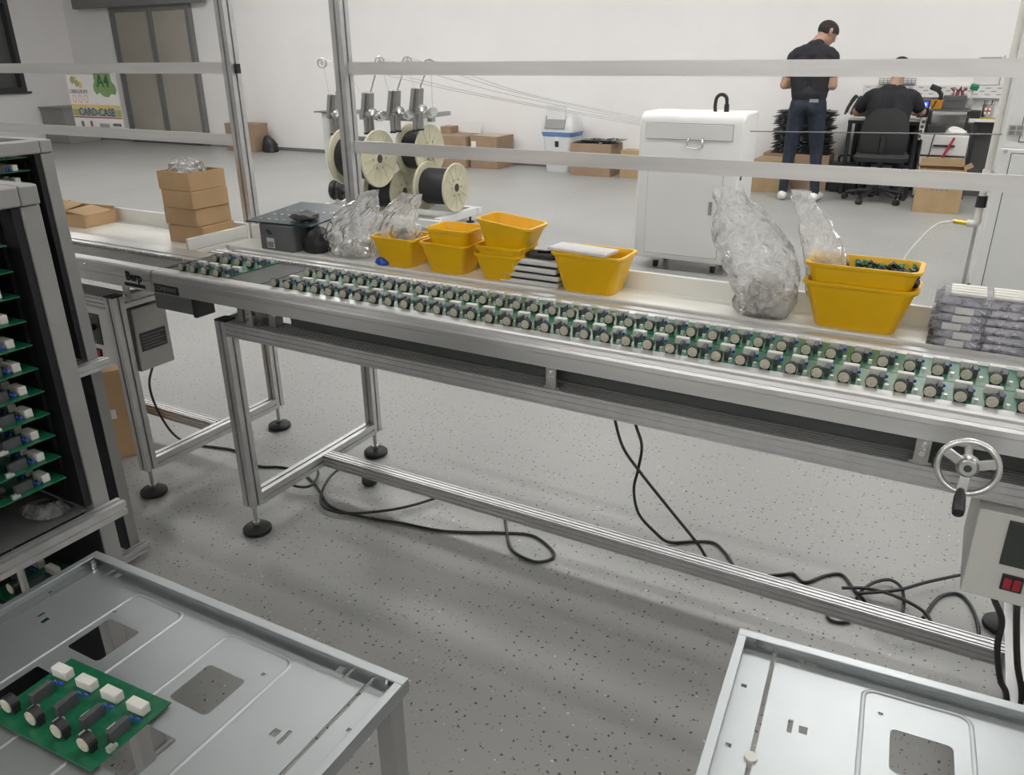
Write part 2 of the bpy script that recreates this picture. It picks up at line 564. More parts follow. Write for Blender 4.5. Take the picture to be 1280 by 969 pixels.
# glazed sliding double door on the back wall
DX0, DX1, DZ = -13.08, -11.23, 2.14
d = kind(MB().box(DX0-0.05, DX0, RY1-0.08, RY1, 0, DZ+0.05).build('door_1', 'frame_grey', bevel=0.004))
MB().box(DX1, DX1+0.05, RY1-0.08, RY1, 0, DZ+0.05).build('door_frame', 'frame_grey', d, bevel=0.004)
MB().box(DX0, DX1, RY1-0.08, RY1, DZ, DZ+0.05).build('door_frame', 'frame_grey', d, bevel=0.004)
MB().box(-14.0, -10.75, RY1-0.13, RY1-0.082, DZ+0.02, DZ+0.20).build('door_track', 'frame_grey', d, bevel=0.006)
mid = (DX0+DX1)/2
for k, (a, b) in enumerate(((DX0, mid-0.005), (mid+0.005, DX1))):
    y = RY1-0.06
    fr = MB().box(a, a+0.06, y, y+0.04, 0.02, DZ).build('door_leaf', 'frame_grey', d, bevel=0.003)
    MB().box(b-0.06, b, y, y+0.04, 0.02, DZ).build('stile', 'frame_grey', fr, bevel=0.003)
    MB().box(a+0.06, b-0.06, y, y+0.04, 0.02, 0.10).build('rail', 'frame_grey', fr, bevel=0.003)
    MB().box(a+0.06, b-0.06, y, y+0.04, DZ-0.06, DZ).build('rail', 'frame_grey', fr, bevel=0.003)
    MB().box(a+0.06, b-0.06, y+0.015, y+0.025, 0.10, DZ-0.06).build('pane', 'glass_frost', fr)

# ceiling lamps: square panels over the hall and one long lamp over the line
def panel_lamp(x, y):
    t = thing('ceiling_lamp', 'square flat ceiling lamp panel in the row over the hall', 'lamp', (x, y, RZ), 0, 'ceiling lamp panels')
    MB().box(-0.62, 0.62, -0.32, 0.32, -0.05, -0.001).build('housing', 'machine_white', t, bevel=0.004)
    MB().box(-0.59, 0.59, -0.29, 0.29, -0.056, -0.0505).build('diffuser', 'lamp_glow', t)
for y, xs in ((-4.0, (-4.5, -2.0, 0.5, 3.0)), (4.4, (-10.5, -7.0, -3.5, 0.0, 3.0)), (7.2, (-9.0, -6.0, -3.0, 0.0, 3.0))):
    for x in xs:
        panel_lamp(x, y)
t = thing('line_lamp', 'long narrow white lamp hung above the conveyor', 'lamp', (0.5, 1.78, 2.75))
MB().box(-2.6, 2.6, -0.06, 0.06, 0.0, 0.05).build('housing', 'machine_white', t, bevel=0.004)
MB().box(-2.58, 2.58, -0.045, 0.045, -0.006, -0.0005).build('diffuser', 'line_glow', t)
for x in (-2.2, 0.0, 2.2):
    MB().cyl((x, 0, 0.05), (x, 0, RZ-2.75), 0.004, n=6).build('hanger', 'zinc', t)
# ================================================================== BENCHES
def foot(parent, x, y, zleg=0.095):
    f = MB().lathe([(0.0, 0.0), (0.040, 0.0), (0.043, 0.004), (0.043, 0.014), (0.036, 0.020), (0.014, 0.024), (0.0, 0.024)], (x, y, 0), n=28).build('foot', 'black_rubber', parent, smooth=True)
    MB().cyl((x, y, 0.02), (x, y, zleg), 0.0065, n=10).cyl((x, y, 0.026), (x, y, 0.036), 0.011, n=6).build('foot_stem', 'zinc', f)

def bench(label, xs, post_top, strips, zpost=2.25):
    xa, xb = xs
    t = thing('conveyor_bench', label, 'workbench', ((xa+xb)/2, 1.72, 0))
    ox, oy = (xa+xb)/2, 1.72
    for x in xs:
        extrusion('z', (x-ox, 1.428-oy), 0.095, 0.686).build('leg', 'alu', t)
        MB().box(x-ox-0.02, x-ox+0.02, 1.408-oy, 1.448-oy, 0.686, 0.690).build('end_cap', 'black_plastic', t)
        foot(t, x-ox, 1.428-oy)
        extrusion('z', (x-ox, 2.012-oy), 0.095, zpost).build('post', 'alu', t)
        foot(t, x-ox, 2.012-oy)
        extrusion('y', (x-ox, 0.112), 1.448-oy, 1.992-oy).build('crossbar', 'alu', t)
        extrusion('y', (x-ox, 0.666), 1.448-oy, 1.992-oy).build('crossbar', 'alu', t)
    extrusion('x', (1.74-oy, 0.114), xa-ox+0.02, xb-ox-0.02, sx=3, sy=3, open_=0.005, depth=0.005).build('stretcher', 'alu', t)
    extrusion('x', (1.446-oy, 0.666), xa-ox+0.02, xb-ox-0.02, w=0.076, h=0.04, sx=7, sy=3, open_=0.005, depth=0.005).build('beam', 'alu', t)
    extrusion('x', (2.012-oy, 0.666), xa-ox+0.02, xb-ox-0.02, sx=1, sy=1).build('beam', 'alu', t)
    for z0, z1 in strips:
        MB().box(xa-ox+0.0205, xb-ox-0.0205, 2.008-oy, 2.013-oy, z0, z1).build('guard_strip', 'alu_strip', t)
    return t, ox, oy
bR, rox, roy = bench('grey aluminium profile bench under the conveyor with the handwheel', (-1.715, 0.285), 2.3, ((1.302, 1.338), (1.073, 1.110)))
bL, lox, loy = bench('grey aluminium profile bench behind the board racks holding the labelled conveyor end', (-4.2, -2.195), 2.3, ((1.304, 1.340), (1.073, 1.110)))
# small black clip on the left bench's post
MB().box(-2.195-lox+0.021, -2.195-lox+0.034, 2.005-loy, 2.02-loy, 1.305, 1.335).build('clip', 'black_plastic', bL)

# ================================================================== CONVEYORS
FRONT_RAIL = [(1.395, 0.741), (1.395, 0.7695), (1.3975, 0.7705), (1.3975, 0.7725), (1.395, 0.7735), (1.3955, 0.781), (1.3975, 0.787), (1.396, 0.7885),
              (1.398, 0.796), (1.402, 0.800), (1.408, 0.8025), (1.4365, 0.8025), (1.4365, 0.8008), (1.4225, 0.8008), (1.4225, 0.775), (1.420, 0.775), (1.420, 0.752), (1.430, 0.752), (1.430, 0.747), (1.408, 0.747), (1.408, 0.741)]
BACK_RAIL = [(1.658, 0.775), (1.658, 0.800), (1.672, 0.800), (1.674, 0.797), (1.690, 0.797), (1.692, 0.800), (1.716, 0.799), (1.720, 0.795), (1.720, 0.741), (1.700, 0.741), (1.700, 0.775)]
def conveyor(label, x0, x1, yb):
    ox, oy = (x0+x1)/2, 1.55
    t = thing('belt_conveyor', label, 'conveyor', (ox, oy, 0.69))
    L = (x1-x0)/2
    sh = lambda P: [(y-oy, z-0.69) for y, z in P]
    MB().prism(sh(FRONT_RAIL), 'x', -L, L).build('front_rail', 'alu_rail', t)
    MB().prism(sh([(y+(yb-1.658 if y < 1.715 else min(0.0, yb+0.10-1.72)), z) for y, z in BACK_RAIL]), 'x', -L, L).build('back_rail', 'alu_rail', t)
    MB().box(-L+0.01, L-0.01, 1.4275-oy, yb-0.001-oy, 0.786-0.69, 0.7975-0.69).build('belt', 'belt', t, bevel=0.003)
    MB().box(-L+0.02, L-0.02, 1.44-oy, yb-0.02-oy, 0.752-0.69, 0.757-0.69).build('return_belt', 'panel_dark', t)
    return t, ox, oy
cR, cox, coy = conveyor('long aluminium belt conveyor with handwheel carrying two rows of boards', -1.953, 0.80, 1.658)
cL, clx, cly = conveyor('aluminium belt conveyor end with dark lettering on its rail', -4.4, -1.957, 1.545)
MB().box(-1.49-cox, 0.78-cox, 1.452-coy, 1.69-coy, 0.0035, 0.060).build('bed_pan', 'bed_grey', cR)
# chain of small bright links along the far side of the belt
def chain(parent, ox, oy, x0, x1, yb):
    mb = MB()
    n = int((x1-x0)/0.0127)
    for i in range(n):
        x = x0+i*0.0127-ox
        mb.box(x, x+0.008, yb-0.012-oy, yb-0.003-oy, 0.7976-0.69, 0.805-0.69)
    kind(mb.build('chain_links', 'pin_silver', parent), 'stuff')
chain(cL, clx, cly, -3.2, -1.97, 1.545)
chain(cR, cox, coy, -1.94, -1.50, 1.658)
# thin dark sheet on the belt, its colour imitating the shaded gap opening
MB().box(-1.690-cox, -1.58-cox, 1.44-coy, 1.635-coy, 0.7977-0.69, 0.7990-0.69).build('dark_gap_plate', 'panel_dark', cR)
# mounting brackets down to the bench beam
for x in (-1.60, -0.70, 0.02, 0.22):
    b = MB().box(x-cox-0.012, x-cox+0.012, 1.410-coy, 1.414-coy, -0.003, 0.056).box(x-cox-0.018, x-cox+0.018, 1.4141-coy, 1.440-coy, -0.003, 0.001).build('bracket', 'zinc', cR)
    MB().cyl((x-cox, 1.4098-coy, 0.020), (x-cox, 1.403-coy, 0.020), 0.006, n=6).cyl((x-cox, 1.4098-coy, 0.034), (x-cox, 1.403-coy, 0.034), 0.004, n=6).build('bolt', 'steel_bright', b)
for x in (-2.10, -3.0):
    b = MB().box(x-clx-0.014, x-clx+0.014, 1.410-cly, 1.414-cly, -0.003, 0.056).build('bracket', 'zinc', cL)
    MB().cyl((x-clx, 1.4098-cly, 0.02), (x-clx, 1.400-cly, 0.02), 0.006, n=6).build('bolt', 'steel_bright', b)
MB().cyl((-2.245-clx, 1.3945-cly, 0.79-0.69), (-2.245-clx, 1.388-cly, 0.79-0.69), 0.003, n=8).build('screw', 'steel_bright', cL)
# drive parts by the left bench leg
dr = MB().box(-1.665-cox, -1.645-cox, 1.43-coy, 1.47-coy, -0.004, 0.05).box(-1.56-cox, -1.535-cox, 1.44-coy, 1.47-coy, -0.004, 0.05).build('drive_mount', 'alu_dark', cR, bevel=0.002)
MB().cyl((-1.642-cox, 1.48-coy, 0.022), (-1.566-cox, 1.48-coy, 0.022), 0.021, n=20).build('drive_roller', 'zinc', dr, smooth=True)
MB().cyl((-1.60-cox, 1.455-coy, 0.02), (-1.60-cox, 1.47-coy, 0.02), 0.024, n=20).build('drive_pulley', 'zinc', dr, smooth=True)
MB().box(-1.52-cox, -1.505-cox, 1.415-coy, 1.425-coy, 0.038, 0.046).build('sensor_tip', 'relay_white', cR)
# motor plate hanging under the joint
mp = MB().box(-2.10-clx, -1.93-clx, 1.50-cly, 1.56-cly, -0.045, 0.015).build('sensor_housing', 'alu_dark', cL, bevel=0.003)
MB().box(-1.9295-clx, -1.915-clx, 1.495-cly, 1.565-cly, -0.05, 0.02).build('housing_end', 'black_plastic', mp, bevel=0.002)
# lettering on the rail faces
def wall_text(body, size, x, y, z, parent, mt, name='lettering', rot=(PI/2, 0, 0), bold=0.0):
    return link(name, text_mesh(body, size, bold=bold), mt, parent, (x, y, z), rot)
wall_text('Berp', 0.036, -2.03-clx, 1.3945-cly, 0.775-0.69, cL, 'print_dark', bold=0.0012)
MB().box(-2.075-clx, -1.985-clx, 1.3938-cly, 1.3949-cly, 0.746-0.69, 0.756-0.69).build('print_bar', 'print_dark', cL)
pb = MB().box(-1.945-cox, -1.845-cox, 1.3935-coy, 1.3949-coy, 0.744-0.69, 0.768-0.69).build('print_bar', 'print_dark', cR)
wall_text('COMPANY', 0.019, -1.898-cox, 1.3930-coy, 0.756-0.69, pb, 'rack_grey')

# handwheel in front of the rail
hw = MB()
RW = 0.043
hw.tube([(RW*math.cos(a), -0.004*0, RW*math.sin(a)) for a in [2*PI*k/24 for k in range(24)]], 0.0052, n=10, closed=True, sub=2)
hx, hy, hz = 0.086-cox, 1.318-coy, 0.742-0.69
wheel = hw.build('handwheel', 'steel_bright', cR, smooth=True, loc=(hx, hy, hz), rot=(math.radians(-8), 0, 0))
MB().lathe([(0.0, -0.009), (0.012, -0.009), (0.016, -0.004), (0.018, 0.006), (0.018, 0.012), (0.0, 0.012)], (0, 0, 0), (0, 1, 0), n=20).build('hub', 'zinc', wheel, smooth=True)
MB().cyl((0, -0.0095, 0), (0, -0.0085, 0), 0.006, n=14).build('hub_bore', 'seam', wheel)
for a in (20, 150, 268):
    c, s = math.cos(math.radians(a)), math.sin(math.radians(a))
    sp = MB().obox((c*0.028, 0.0, s*0.028), (0.030, 0.006, 0.016), (0, -math.radians(a), 0))
    sp.build('spoke', 'steel_bright' if a == 268 else 'zinc', wheel, bevel=0.0015)
gr = MB().lathe([(0.0, 0.0), (0.007, 0.0), (0.0088, 0.012), (0.0095, 0.042), (0.0085, 0.049), (0.0, 0.052)], (-0.002, -0.004, -0.043), (0.0, -0.72, -0.30), n=16)
gr.build('grip', 'black_plastic', wheel, smooth=True)
MB().cyl((-0.002, 0.0, -0.042), (-0.002, -0.008, -0.0445), 0.0050, n=12).build('grip_collar', 'steel_bright', wheel)
MB().cyl((hx, hy+0.012, hz), (hx, 1.43-coy, hz-0.005), 0.007, n=12).build('wheel_shaft', 'zinc', cR, smooth=True)
MB().lathe([(0.0, 0), (0.020, 0.0), (0.022, 0.004), (0.022, 0.014), (0.0, 0.014)], (0.215-cox, 1.36-coy, 0.735-0.69), (0, 1, 0), n=20).build('drive_knob', 'zinc', cR, smooth=True)

# control boxes under the rails
def control_box(parent, ox, oy, x0, x1, y0, y1, z0, z1, panel, switch, slope):
    mb = MB()
    mb.taper(x0-ox, x1-ox, y0-oy, y1-oy, z0-0.69, x0-ox+0.0, x1-ox, y0-oy+slope, y1-oy, z1-0.69)
    cb = mb.build('control_box', 'box_beige', parent, bevel=0.003)
    ang = -math.atan2(slope, z1-z0)
    def front(px, pz, w, h, d, name, mt, n=0.0):
        yy = y0 + slope*(pz-z0)/(z1-z0) - d/2 - n - 0.0003
        return MB().obox((0, 0, 0), (w, d, h)).build(name, mt, cb, bevel=min(d, w, h)*0.2, loc=(px-ox, yy-oy, pz-0.69), rot=(ang, 0, 0))
    front(*panel, 0.003, 'panel', 'panel_dark')
    front(panel[0]+0.0, panel[1]+0.008, 0.020, 0.020, 0.012, 'speed_knob', 'black_plastic', 0.003)
    front(panel[0]-panel[2]*0.0, panel[1]-panel[3]*0.42, 0.005, 0.005, 0.002, 'panel_screw', 'steel_bright', 0.003)
    front(panel[0]-panel[2]*0.0, panel[1]+panel[3]*0.42, 0.005, 0.005, 0.002, 'panel_screw', 'steel_bright', 0.003)
    front(switch[0], switch[1], 0.032, 0.030, 0.003, 'switch_frame', 'black_plastic')
    for s in (-1, 1):
        front(switch[0]+s*0.0068, switch[1], 0.0115, 0.020, 0.004, 'rocker_switch', 'switch_red', 0.003)
    return cb
control_box(cR, cox, coy, 0.122, 0.335, 1.375, 1.60, 0.478, 0.640, (0.214, 0.590, 0.092, 0.082), (0.193, 0.518), 0.012)
cb = control_box(cL, clx, cly, -2.460, -2.165, 1.452, 1.578, 0.437, 0.640, (-2.367, 0.550, 0.062, 0.102), (-2.367, 0.468), 0.006)
npl = MB().box(-2.1649-clx, -2.1635-clx, 1.468-cly, 1.562-cly, 0.500-0.69, 0.560-0.69).build('nameplate', 'plate_black', cb)

for k in range(5):
    MB().box(-2.1634-clx, -2.1629-clx, 1.474-cly, (1.556-0.018*(k % 2))-cly, 0.508+0.010*k-0.69, 0.5105+0.010*k-0.69).build('plate_print', 'cabinet_grey', cb)

# ================================================================== SHELVES BEHIND THE BELT
def shelf(label, x0, x1, y0, endlip):
    ox = (x0+x1)/2
    t = thing('parts_shelf', label, 'shelf', (ox, 1.87, 0.78))
    L = (x1-x0)/2
    MB().box(-L, L, y0-1.87, 0.0590, -0.018, 0.0).build('shelf_board', 'shelf_white', t, bevel=0.005, seg=3)
    MB().box(-L, L, 0.0592, 0.0712, -0.018, 0.046).build('back_lip', 'shelf_white', t, bevel=0.002)
    if endlip:
        MB().box(L-0.010, L, y0-1.87+0.02, 0.0590, 0.0003, 0.040).build('end_lip', 'shelf_white', t, bevel=0.002)
    k = x0+0.25
    while k < x1:
        MB().box(k-ox-0.015, k-ox+0.015, -0.02, 0.119, -0.033, -0.0182).build('shelf_bracket', 'alu_dark', t)
        k += 0.8
    return t
shelf('long narrow white shelf with yellow tubs standing along it', -2.115, 0.85, 1.81, False)
shelf('wide white shelf end carrying the stacked brown cartons', -4.3, -2.135, 1.66, True)

# ================================================================== CIRCUIT BOARDS
PIT = 0.0465
def make_board(label, group):
    t = thing('circuit_board', label, 'circuit board', (0, 0, 0), 0, group)
    MB().box(0, 0.186, 0, 0.115, 0, 0.0016).build('substrate', 'pcb_green', t)
    coil_me = MB().cyl((0, 0.0, 0.0125), (0, 0.011, 0.0125), 0.0112, n=18).box(-0.009, 0.009, 0.002, 0.0105, 0.0, 0.008).mesh('coil')
    core_me = MB().lathe([(0.0, 0.0), (0.0092, 0.0), (0.0097, 0.0006), (0.0097, 0.0014), (0.0, 0.0014)], (0, -0.0014, 0.0125), (0, 1, 0), n=18).mesh('coil_core')
    relay_me = MB().box(-0.0155, 0.0125, 0, 0.0130, 0, 0.0140).mesh('relay', bevel=0.001, seg=1)
    choke_me = MB().box(-0.004, 0.004, 0, 0.029, 0, 0.0165).mesh('choke', bevel=0.0006, seg=1)
    cap_me = MB().lathe([(0.0, -0.0018), (0.0026, -0.0016), (0.0036, 0.0), (0.0026, 0.0016), (0.0, 0.0018)], (0, 0, 0.0055), (0.3, 1, 0), n=10).mesh('capacitor')
    term_me = MB().box(-0.0028, 0.0028, -0.004, 0.004, 0, 0.007).box(-0.002, 0.002, 0.0041, 0.009, 0, 0.004).mesh('terminal')
    pad_me = MB().box(-0.002, 0.002, 0, 0.012, 0.0, 0.0003).mesh('solder_pad')
    z = 0.0016
    for i in range(4):
        u = PIT*(i+0.5)
        c = link('coil', coil_me, 'black_plastic', t, (u-0.006, 0.015, z))
        link('coil_core', core_me, 'coil_face', c)
        link('relay', relay_me, 'relay_white', t, (u-0.001, 0.0820, z))
        link('choke', choke_me, 'choke_grey', t, (u+0.0085, 0.037, z), (0, 0, 0.05))
        link('capacitor', cap_me, 'cap_blue', t, (u+0.004, 0.0720, z))
        link('capacitor', cap_me, 'cap_blue', t, (u+0.0135, 0.0735, z), (0, 0, 0.6))
        link('terminal', term_me, 'pin_silver', t, (u+0.0185, 0.030, z))
        link('solder_pad', pad_me, 'pcb_pad', t, (u-0.012, 0.050, z))
    return t
def place_board(proto, first, loc, rz=0.0, label=None, group=None):
    o = proto if first else copy_tree(proto)
    o.location = loc
    o.rotation_euler = (0, 0, rz)
    if label:
        o['label'] = label
        o['group'] = group
    return o
G1 = ('green circuit board in the belt row along the front rail', 'boards in the row along the front rail')
G2 = ('green circuit board in the belt row beside the shelf', 'boards in the row beside the shelf')
board0 = make_board(*G1)
ZB = 0.7985
random.seed(4)
ORD = ('first', 'second', 'third', 'fourth', 'fifth', 'sixth', 'seventh', 'eighth', 'ninth', 'tenth', 'eleventh', 'twelfth', 'thirteenth', 'fourteenth', 'fifteenth', 'sixteenth',
       'seventeenth', 'eighteenth', 'nineteenth', 'twentieth', 'twenty-first', 'twenty-second', 'twenty-third', 'twenty-fourth')
for k in range(10):
    place_board(board0, k == 0, (-1.539+0.186*k, 1.4235, ZB), 0, 'green circuit board along the front rail, %s after the gap in the belt' % ORD[k], G1[1])
    place_board(board0, False, (-1.533+0.186*k, 1.5410, ZB), 0, 'green circuit board in the row beside the shelf, %s after the gap in the belt' % ORD[k], G2[1])
place_board(board0, False, (-1.893, 1.4235, ZB), 0, 'green circuit board before the gap in the belt, against the front rail', 'boards queued before the gap')
place_board(board0, False, (-1.891, 1.5410, ZB), 0, 'green circuit board before the gap in the belt, nearer the cartons', 'boards queued before the gap')

# ================================================================== SHEET METAL TRAY CARTS
def plate_holes(x0, x1, y0, y1, z0, z1, holes):
    xs = sorted({x0, x1} | {h[0] for h in holes} | {h[1] for h in holes})
    ys = sorted({y0, y1} | {h[2] for h in holes} | {h[3] for h in holes})
    xs = [x for x in xs if x0 <= x <= x1]
    ys = [y for y in ys if y0 <= y <= y1]
    def solid(i, j):
        if i < 0 or j < 0 or i >= len(xs)-1 or j >= len(ys)-1:
            return False
        cx, cy = (xs[i]+xs[i+1])/2, (ys[j]+ys[j+1])/2
        return not any(h[0] < cx < h[1] and h[2] < cy < h[3] for h in holes)
    mb = MB()
    for i in range(len(xs)-1):
        for j in range(len(ys)-1):
            if not solid(i, j):
                continue
            a, b, c, d = xs[i], xs[i+1], ys[j], ys[j+1]
            mb.add([(a, c, z1), (b, c, z1), (b, d, z1), (a, d, z1)], [(0, 1, 2, 3)])
            mb.add([(a, c, z0), (b, c, z0), (b, d, z0), (a, d, z0)], [(3, 2, 1, 0)])
            for di, dj, q in ((-1, 0, ((a, c), (a, d))), (1, 0, ((b, c), (b, d))), (0, -1, ((a, c), (b, c))), (0, 1, ((a, d), (b, d)))):
                if not solid(i+di, j+dj):
                    (p, r), (s, u) = q
                    mb.add([(p, r, z0), (s, u, z0), (s, u, z1), (p, r, z1)], [(0, 1, 2, 3)])
    return mb
def round_ring(x0, x1, y0, y1, r, n=5):
    out = []
    for cx, cy, a0 in ((x1-r, y1-r, 0), (x0+r, y1-r, 90), (x0+r, y0+r, 180), (x1-r, y0+r, 270)):
        for k in range(n+1):
            a = math.radians(a0+90*k/n)
            out.append((cx+r*math.cos(a), cy+r*math.sin(a)))
    return out
def tray_cart(label, loc, rz, mir, depth, legs):
    W = 0.617
    t = thing('tray_cart', label, 'metal tray', loc, rz)
    fx = (lambda a, b: (W-b, W-a)) if mir else (lambda a, b: (a, b))
    zf = 0.597
    holes = []
    cols = ((0.148, 0.215), (0.353, 0.421))
    rows = ((-0.158, -0.090), (-0.268, -0.200), (-0.378, -0.310))
    for c in cols:
        for r in rows:
            holes.append((*fx(*c), *r))
    for c in ((0.048, 0.054), (0.528, 0.534)):
        for y in (-0.016, -0.137, -0.245):
            holes.append((*fx(*c), y-0.011, y+0.011))
    for c in ((0.063, 0.073), (0.511, 0.521)):
        for y in (-0.016, -0.137, -0.245):
            holes.append((*fx(*c), y-0.006, y+0.006))
    holes.append((*fx(0.563, 0.569), -depth+0.02, -0.004))
    holes.append((*fx(0.021, 0.0235), -depth+0.02, -0.010))
    for x in (0.008, 0.590):
        for y in (-0.095, -0.20, -0.31):
            holes.append((*fx(x, x+0.007), y, y+0.006))
    for x, y in ((0.139, -0.080), (0.429, -0.073)):
        holes.append((*fx(x, x+0.006), y, y+0.005))
    deck = plate_holes(0.003, W-0.003, -depth+0.003, -0.003, zf-0.0015, zf, holes)
    for h in holes[:6]:
        for px, sx_ in ((h[0], 1), (h[1], -1)):
            for py, sy_ in ((h[2], 1), (h[3], -1)):
                arc = [(px+sx_*0.007*(1-math.sin(a)), py+sy_*0.007*(1-math.cos(a))) for a in (0.0, 0.4, 0.8, 1.2, PI/2)]
                deck.add([(px, py, zf)]+[(a, b, zf) for a, b in arc], [tuple(range(6))])
    deck.build('deck', 'steel_sheet', t, weld=0.00001)
    # upstanding rim with a folded top
    for name, a in (('rim', (0, W, -0.003, 0.0)), ('rim', (0, W, -depth, -depth+0.003)), ('rim', (0.0, 0.003, -depth+0.003, -0.003)), ('rim', (W-0.003, W, -depth+0.003, -0.003))):
        MB().box(a[0], a[1], a[2], a[3], zf-0.006, zf+0.013).build(name, 'steel_sheet', t)
    fold = ((0.0, W, -0.014, 0.0), (0, W, -depth, -depth+0.014), (0, 0.012, -depth+0.014, -0.014), (W-0.012, W, -depth+0.014, -0.014))
    for a in fold:
        MB().box(a[0], a[1], a[2], a[3], zf+0.0132, zf+0.0155).build('rim_fold', 'steel_sheet', t, bevel=0.0009)
    # pressed beads round the window columns
    for c0, c1 in ((0.133, 0.245), (0.329, 0.456)):
        a, b = fx(c0, c1)
        y1, y0, r = -0.031, -depth+0.05, 0.016
        outer = round_ring(a, b, y0, y1, r)
        prof = [(0.0, 0.0), (0.0012, 0.0014), (0.0030, 0.0018), (0.0048, 0.0014), (0.006, 0.0)]
        mb = MB()
        n = len(outer)
        vs = []
        for d, h in prof:
            vs += [(x, y, zf+0.0001+h) for x, y in round_ring(a+d, b-d, y0+d, y1-d, r-d*0.8)]
        fs = [(k*n+i, k*n+(i+1) % n, (k+1)*n+(i+1) % n, (k+1)*n+i) for k in range(len(prof)-1) for i in range(n)]
        mb.add(vs, fs)
        mb.build('pressed_bead', 'steel_sheet', t, smooth=True)
    for x, y in legs:
        a, b = fx(x, x+0.028)
        MB().box(a, b, y-0.026, y, 0.0, zf-0.0065).build('leg', 'rack_grey', t, bevel=0.002)
    MB().cyl((fx(0.588, 0.588)[0], -0.008, zf+0.001), (fx(0.588, 0.588)[0], -0.008, zf+0.012), 0.004, n=8).build('corner_pin', 'steel_bright', t)
    MB().cyl((fx(0.018, 0.018)[0], -0.020, zf), (fx(0.018, 0.018)[0], -0.020, zf+0.012), 0.004, n=8).build('corner_pin', 'steel_bright', t)
    MB().cyl((fx(0.566, 0.566)[0], -0.205, zf+0.0002), (fx(0.566, 0.566)[0], -0.205, zf+0.0030), 0.0075, n=18).build('pad_button', 'relay_white', t)
    return t
LEGS = ((0.581, -0.004), (0.003, -0.004), (0.581, -0.40), (0.003, -0.40))
tray_cart('galvanised sheet metal tray cart with a circuit board lying on it', (-1.126, 0.612, 0), math.radians(1.1), False, 0.45, LEGS)
tray_cart('galvanised sheet metal tray cart with an empty deck', (-0.161, 0.925, 0), math.radians(4.2), True, 0.45, LEGS)
place_board(board0, False, (-0.932, 0.3275, 0.601), math.radians(3.5), 'green circuit board with four white relays lying on the tray deck', 'board on the tray')
# ================================================================== BOARD RACKS
def board_rack(label, xf, y0, y1, depth, bars, top):
    t = thing('board_rack', label, 'rack', (xf, (y0+y1)/2, 0))
    oy = (y0+y1)/2
    w = 0.03
    for x in (-w/2-0.001, -depth+w/2):
        for y in (y0+w/2, y1-w/2):
            MB().box(x-w/2, x+w/2, y-w/2-oy, y+w/2-oy, 0.025, top-0.031).build('post', 'rack_grey', t, bevel=0.002)
            MB().cyl((x, y-oy, 0), (x, y-oy, 0.0245), 0.014, n=12).build('rack_foot', 'black_rubber', t)
    for z in bars:
        for x in (0.014, -depth-0.0155):
            mb = MB().prism([(u+x-0.0, v+z) for u, v in slot_profile(0.024, 0.026, 1, 1, 0.006, 0.005)], 'y', y0-oy-0.012, y1-oy+0.012)
            mb.build('rail', 'alu', t)
        for y in (y0+0.015, y1-0.015):
            MB().box(-depth+w+0.001, -w-0.002, y-0.012-oy, y+0.012-oy, z-0.012, z+0.012).build('crossbar', 'rack_grey', t)
    # top frame
    for a in ((-depth, 0.0, y0, y0+0.03), (-depth, 0.0, y1-0.03, y1), (-0.03, 0.0, y0+0.0302, y1-0.0302), (-depth, -depth+0.03, y0+0.0302, y1-0.0302)):
        MB().box(a[0]-0.004, a[1]+0.004, a[2]-oy, a[3]-oy, top-0.0305, top).build('top_rail', 'rack_grey', t, bevel=0.003)
    # black end panels with vertical board guides
    for y, s in ((y1-0.0435, -1), (y0+0.0315, 1)):
        p = MB().box(-depth+0.004, -0.004, y-oy, y+0.012-oy, bars[-1]+0.02, top-0.032).build('side_panel', 'rack_panel', t)
        for x in (-0.05, -0.13, -0.22):
            yy = y-0.0062 if s < 0 else y+0.0122
            MB().box(x-0.010, x+0.010, yy-oy, yy+0.006-oy, bars[-1]+0.025, top-0.04).build('guide_strip', 'rack_panel', p)
    MB().box(-depth-0.0005, -depth+0.003, y0+0.0435-oy, y1-0.0440-oy, bars[-1]+0.02, top-0.032).build('back_panel', 'rack_panel', t)  # added black back, put in to keep the rack interior dark
    MB().box(-depth+0.004, -0.004, y0+0.044-oy, y1-0.044-oy, bars[-1]+0.013, bars[-1]+0.016).build('floor_plate', 'grey_panel', t)
    MB().box(-depth-0.0005, -depth+0.003, y0+0.032-oy, y1-0.032-oy, 0.03, bars[-1]-0.016).build('back_panel', 'rack_panel', t)
    MB().box(-depth+0.004, -0.004, y1-0.0315-oy, y1-0.0305-oy, 0.03, bars[-1]-0.016).build('side_panel', 'rack_panel', t)
    return t
rackA = board_rack('grey framed magazine rack with black panels standing beside the tray cart', -1.232, 0.345, 0.715, 0.33, (0.035, 0.610), 1.178)
rackB = board_rack('grey framed magazine rack with closely spaced panels standing beside the conveyor', -1.918, 0.760, 1.172, 0.33, (0.035, 0.610), 1.178)
MB().cyl((-0.02, 0.02, 0.40), (-0.02, 0.02, 0.592), 0.006, n=10).build('guide_rod', 'zinc', rackA)
for k in range(11):
    place_board(board0, False, (-1.4215, 0.538, 0.6985+0.0395*k), 0, 'green circuit board in the rack beside the tray cart, %s from its floor plate' % ORD[k], 'boards in the rack beside the tray cart')
for k in range(2):
    place_board(board0, False, (-1.4215, 0.538, 0.435+0.06*k), 0, 'green circuit board low in the rack beside the tray cart, %s from the ground' % ORD[k], 'boards in the lower rack bay')
for k in range(8):
    place_board(board0, False, (-2.107, 0.995, 0.9345+0.0295*k), 0, 'circuit board in the rack beside the conveyor, %s slot up' % ORD[k], 'boards in the rack beside the conveyor')

